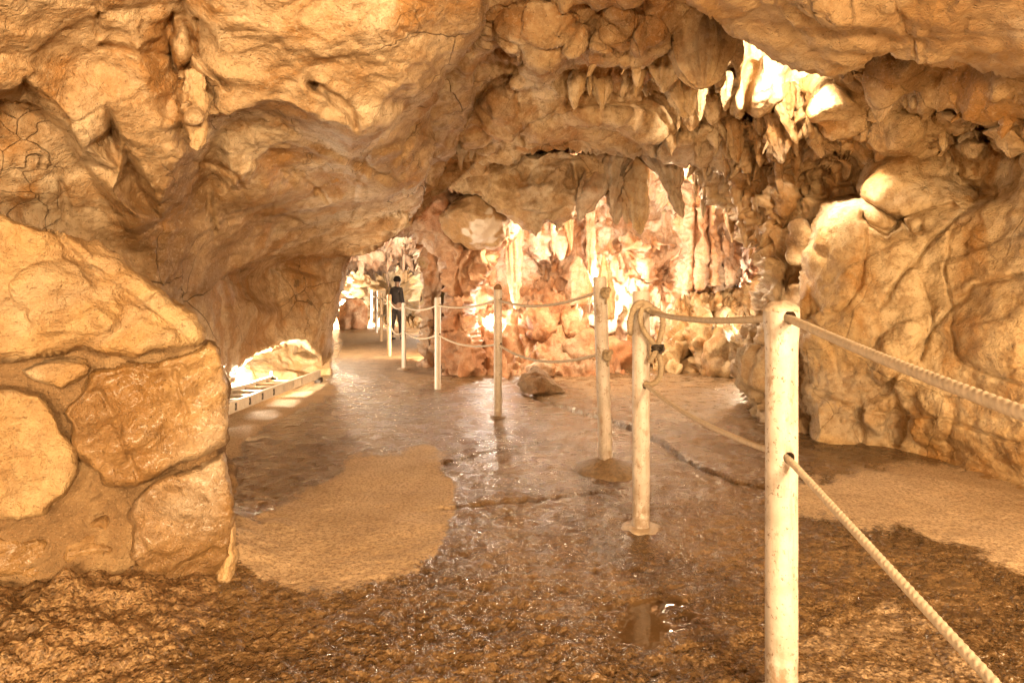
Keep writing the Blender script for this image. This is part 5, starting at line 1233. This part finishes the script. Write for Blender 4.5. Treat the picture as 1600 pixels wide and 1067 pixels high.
M_skin = simple('skin', (0.52, 0.33, 0.23), 0.6, 0.1, 20, 0.1); M_hair = simple('hair', (0.03, 0.02, 0.015), 0.7, 0.3, 40, 0.4); M_shoe = simple('shoe', (0.05, 0.04, 0.035), 0.6, 0.3, 40, 0.1)
def person(loc, rot, h, label, top, bot, step=0.06):
    r = tag(empty('person', loc), label, 'person', 'visitors in the tunnel'); r.rotation_euler = (0, 0, rot); k = h / 1.72; r.scale = (k,) * 3
    pts = [(0, 0, 0.93, .135, .10), (0, 0.005, 1.08, .125, .095), (0, 0.01, 1.25, .15, .105), (0, 0.01, 1.38, .13, .09), (0, -0.01, 1.46, .062), (0, -0.02, 1.53, .06), (0, -0.03, 1.60, .078, .09), (0, -0.025, 1.66, .07, .08)]
    E = [(k_, k_ + 1) for k_ in range(7)]
    def add(p, prev):
        pts.append(p); E.append((prev, len(pts) - 1)); return len(pts) - 1
    for s in (-1, 1):
        i = add((0.145 * s, 0.01, 1.37, .058), 3); i = add((0.195 * s, 0.02 + 0.02 * s, 1.10, .045), i); i = add((0.205 * s, -0.05 + 0.03 * s, 0.87, .034), i)
        hnd = add((0.205 * s, -0.07 + 0.03 * s, 0.80, .030, .045), i)
        for f_ in range(4): j = add((0.205 * s + 0.004, -0.095 + 0.02 * f_ + 0.03 * s, 0.745, .0095), hnd); add((0.198 * s, -0.095 + 0.02 * f_ + 0.03 * s, 0.705 + 0.008 * abs(f_ - 1.5), .008), j)
        j = add((0.195 * s, -0.115 + 0.03 * s, 0.79, .011), hnd); add((0.190 * s, -0.125 + 0.03 * s, 0.755, .009), j)
        i = add((0.095 * s, step * s * 0.3, 0.84, .095), 0); i = add((0.10 * s, step * s, 0.48, .062), i); i = add((0.10 * s, step * s * 1.6 + 0.02, 0.10, .045), i); add((0.105 * s, step * s * 1.6 - 0.12, 0.035, .04, .032), i)
    body = skin_mesh('body', pts, E, M_skin, r)
    skin_mesh('jacket', [(0, 0, 0.86, .155, .12), (0, 0, 1.08, .145, .115), (0, 0.01, 1.26, .155, .12), (0, 0.01, 1.38, .13, .10), (0, -0.005, 1.46, .075)] + sum([[(0.145 * s, 0.01, 1.385, .070), (0.195 * s, 0.02 + 0.02 * s, 1.10, .056), (0.205 * s, -0.05 + 0.03 * s, 0.88, .046)] for s in (-1, 1)], []),
              [(0, 1), (1, 2), (2, 3), (3, 4), (3, 5), (5, 6), (6, 7), (3, 8), (8, 9), (9, 10)], top, r)
    skin_mesh('trousers', [(0, 0, 0.96, .145, .11), (0, 0, 0.90, .145, .115)] + sum([[(0.095 * s, step * s * 0.3, 0.82, .108), (0.10 * s, step * s, 0.48, .078), (0.10 * s, step * s * 1.6 + 0.02, 0.12, .066)] for s in (-1, 1)], []),
              [(0, 1), (1, 2), (2, 3), (3, 4), (1, 5), (5, 6), (6, 7)], bot, r)
    for s in (-1, 1): skin_mesh('shoe', [(0.10 * s, step * s * 1.6 + 0.05, 0.05, .05, .045), (0.105 * s, step * s * 1.6 - 0.06, 0.045, .048, .04), (0.107 * s, step * s * 1.6 - 0.15, 0.035, .04, .03)], [(0, 1), (1, 2)], M_shoe, r)
    hr = boulder('hair', (0, -0.012, 1.655), (0.094, 0.108, 0.105), M_hair, 5.5, sub=3, amp=0.08, sharp=0.1); hr.parent = r
    nose = skin_mesh('nose', [(0, -0.115, 1.63, .012), (0, -0.130, 1.60, .016), (0, -0.115, 1.59, .012)], [(0, 1), (1, 2)], M_skin, r, sub=1)
x, y, _ = floorpt(620, 531)
person((x, y, 0), math.pi - 0.55, 1.68, 'visitor in dark jacket and trousers standing beside the tunnel ropes', M_jacket, M_trous)
x, y, _ = floorpt(666, 519)
person((x, y, 0), math.pi + 0.5, 1.60, 'visitor in brown top at the right side of the tunnel', M_brown, M_trous, 0.1)
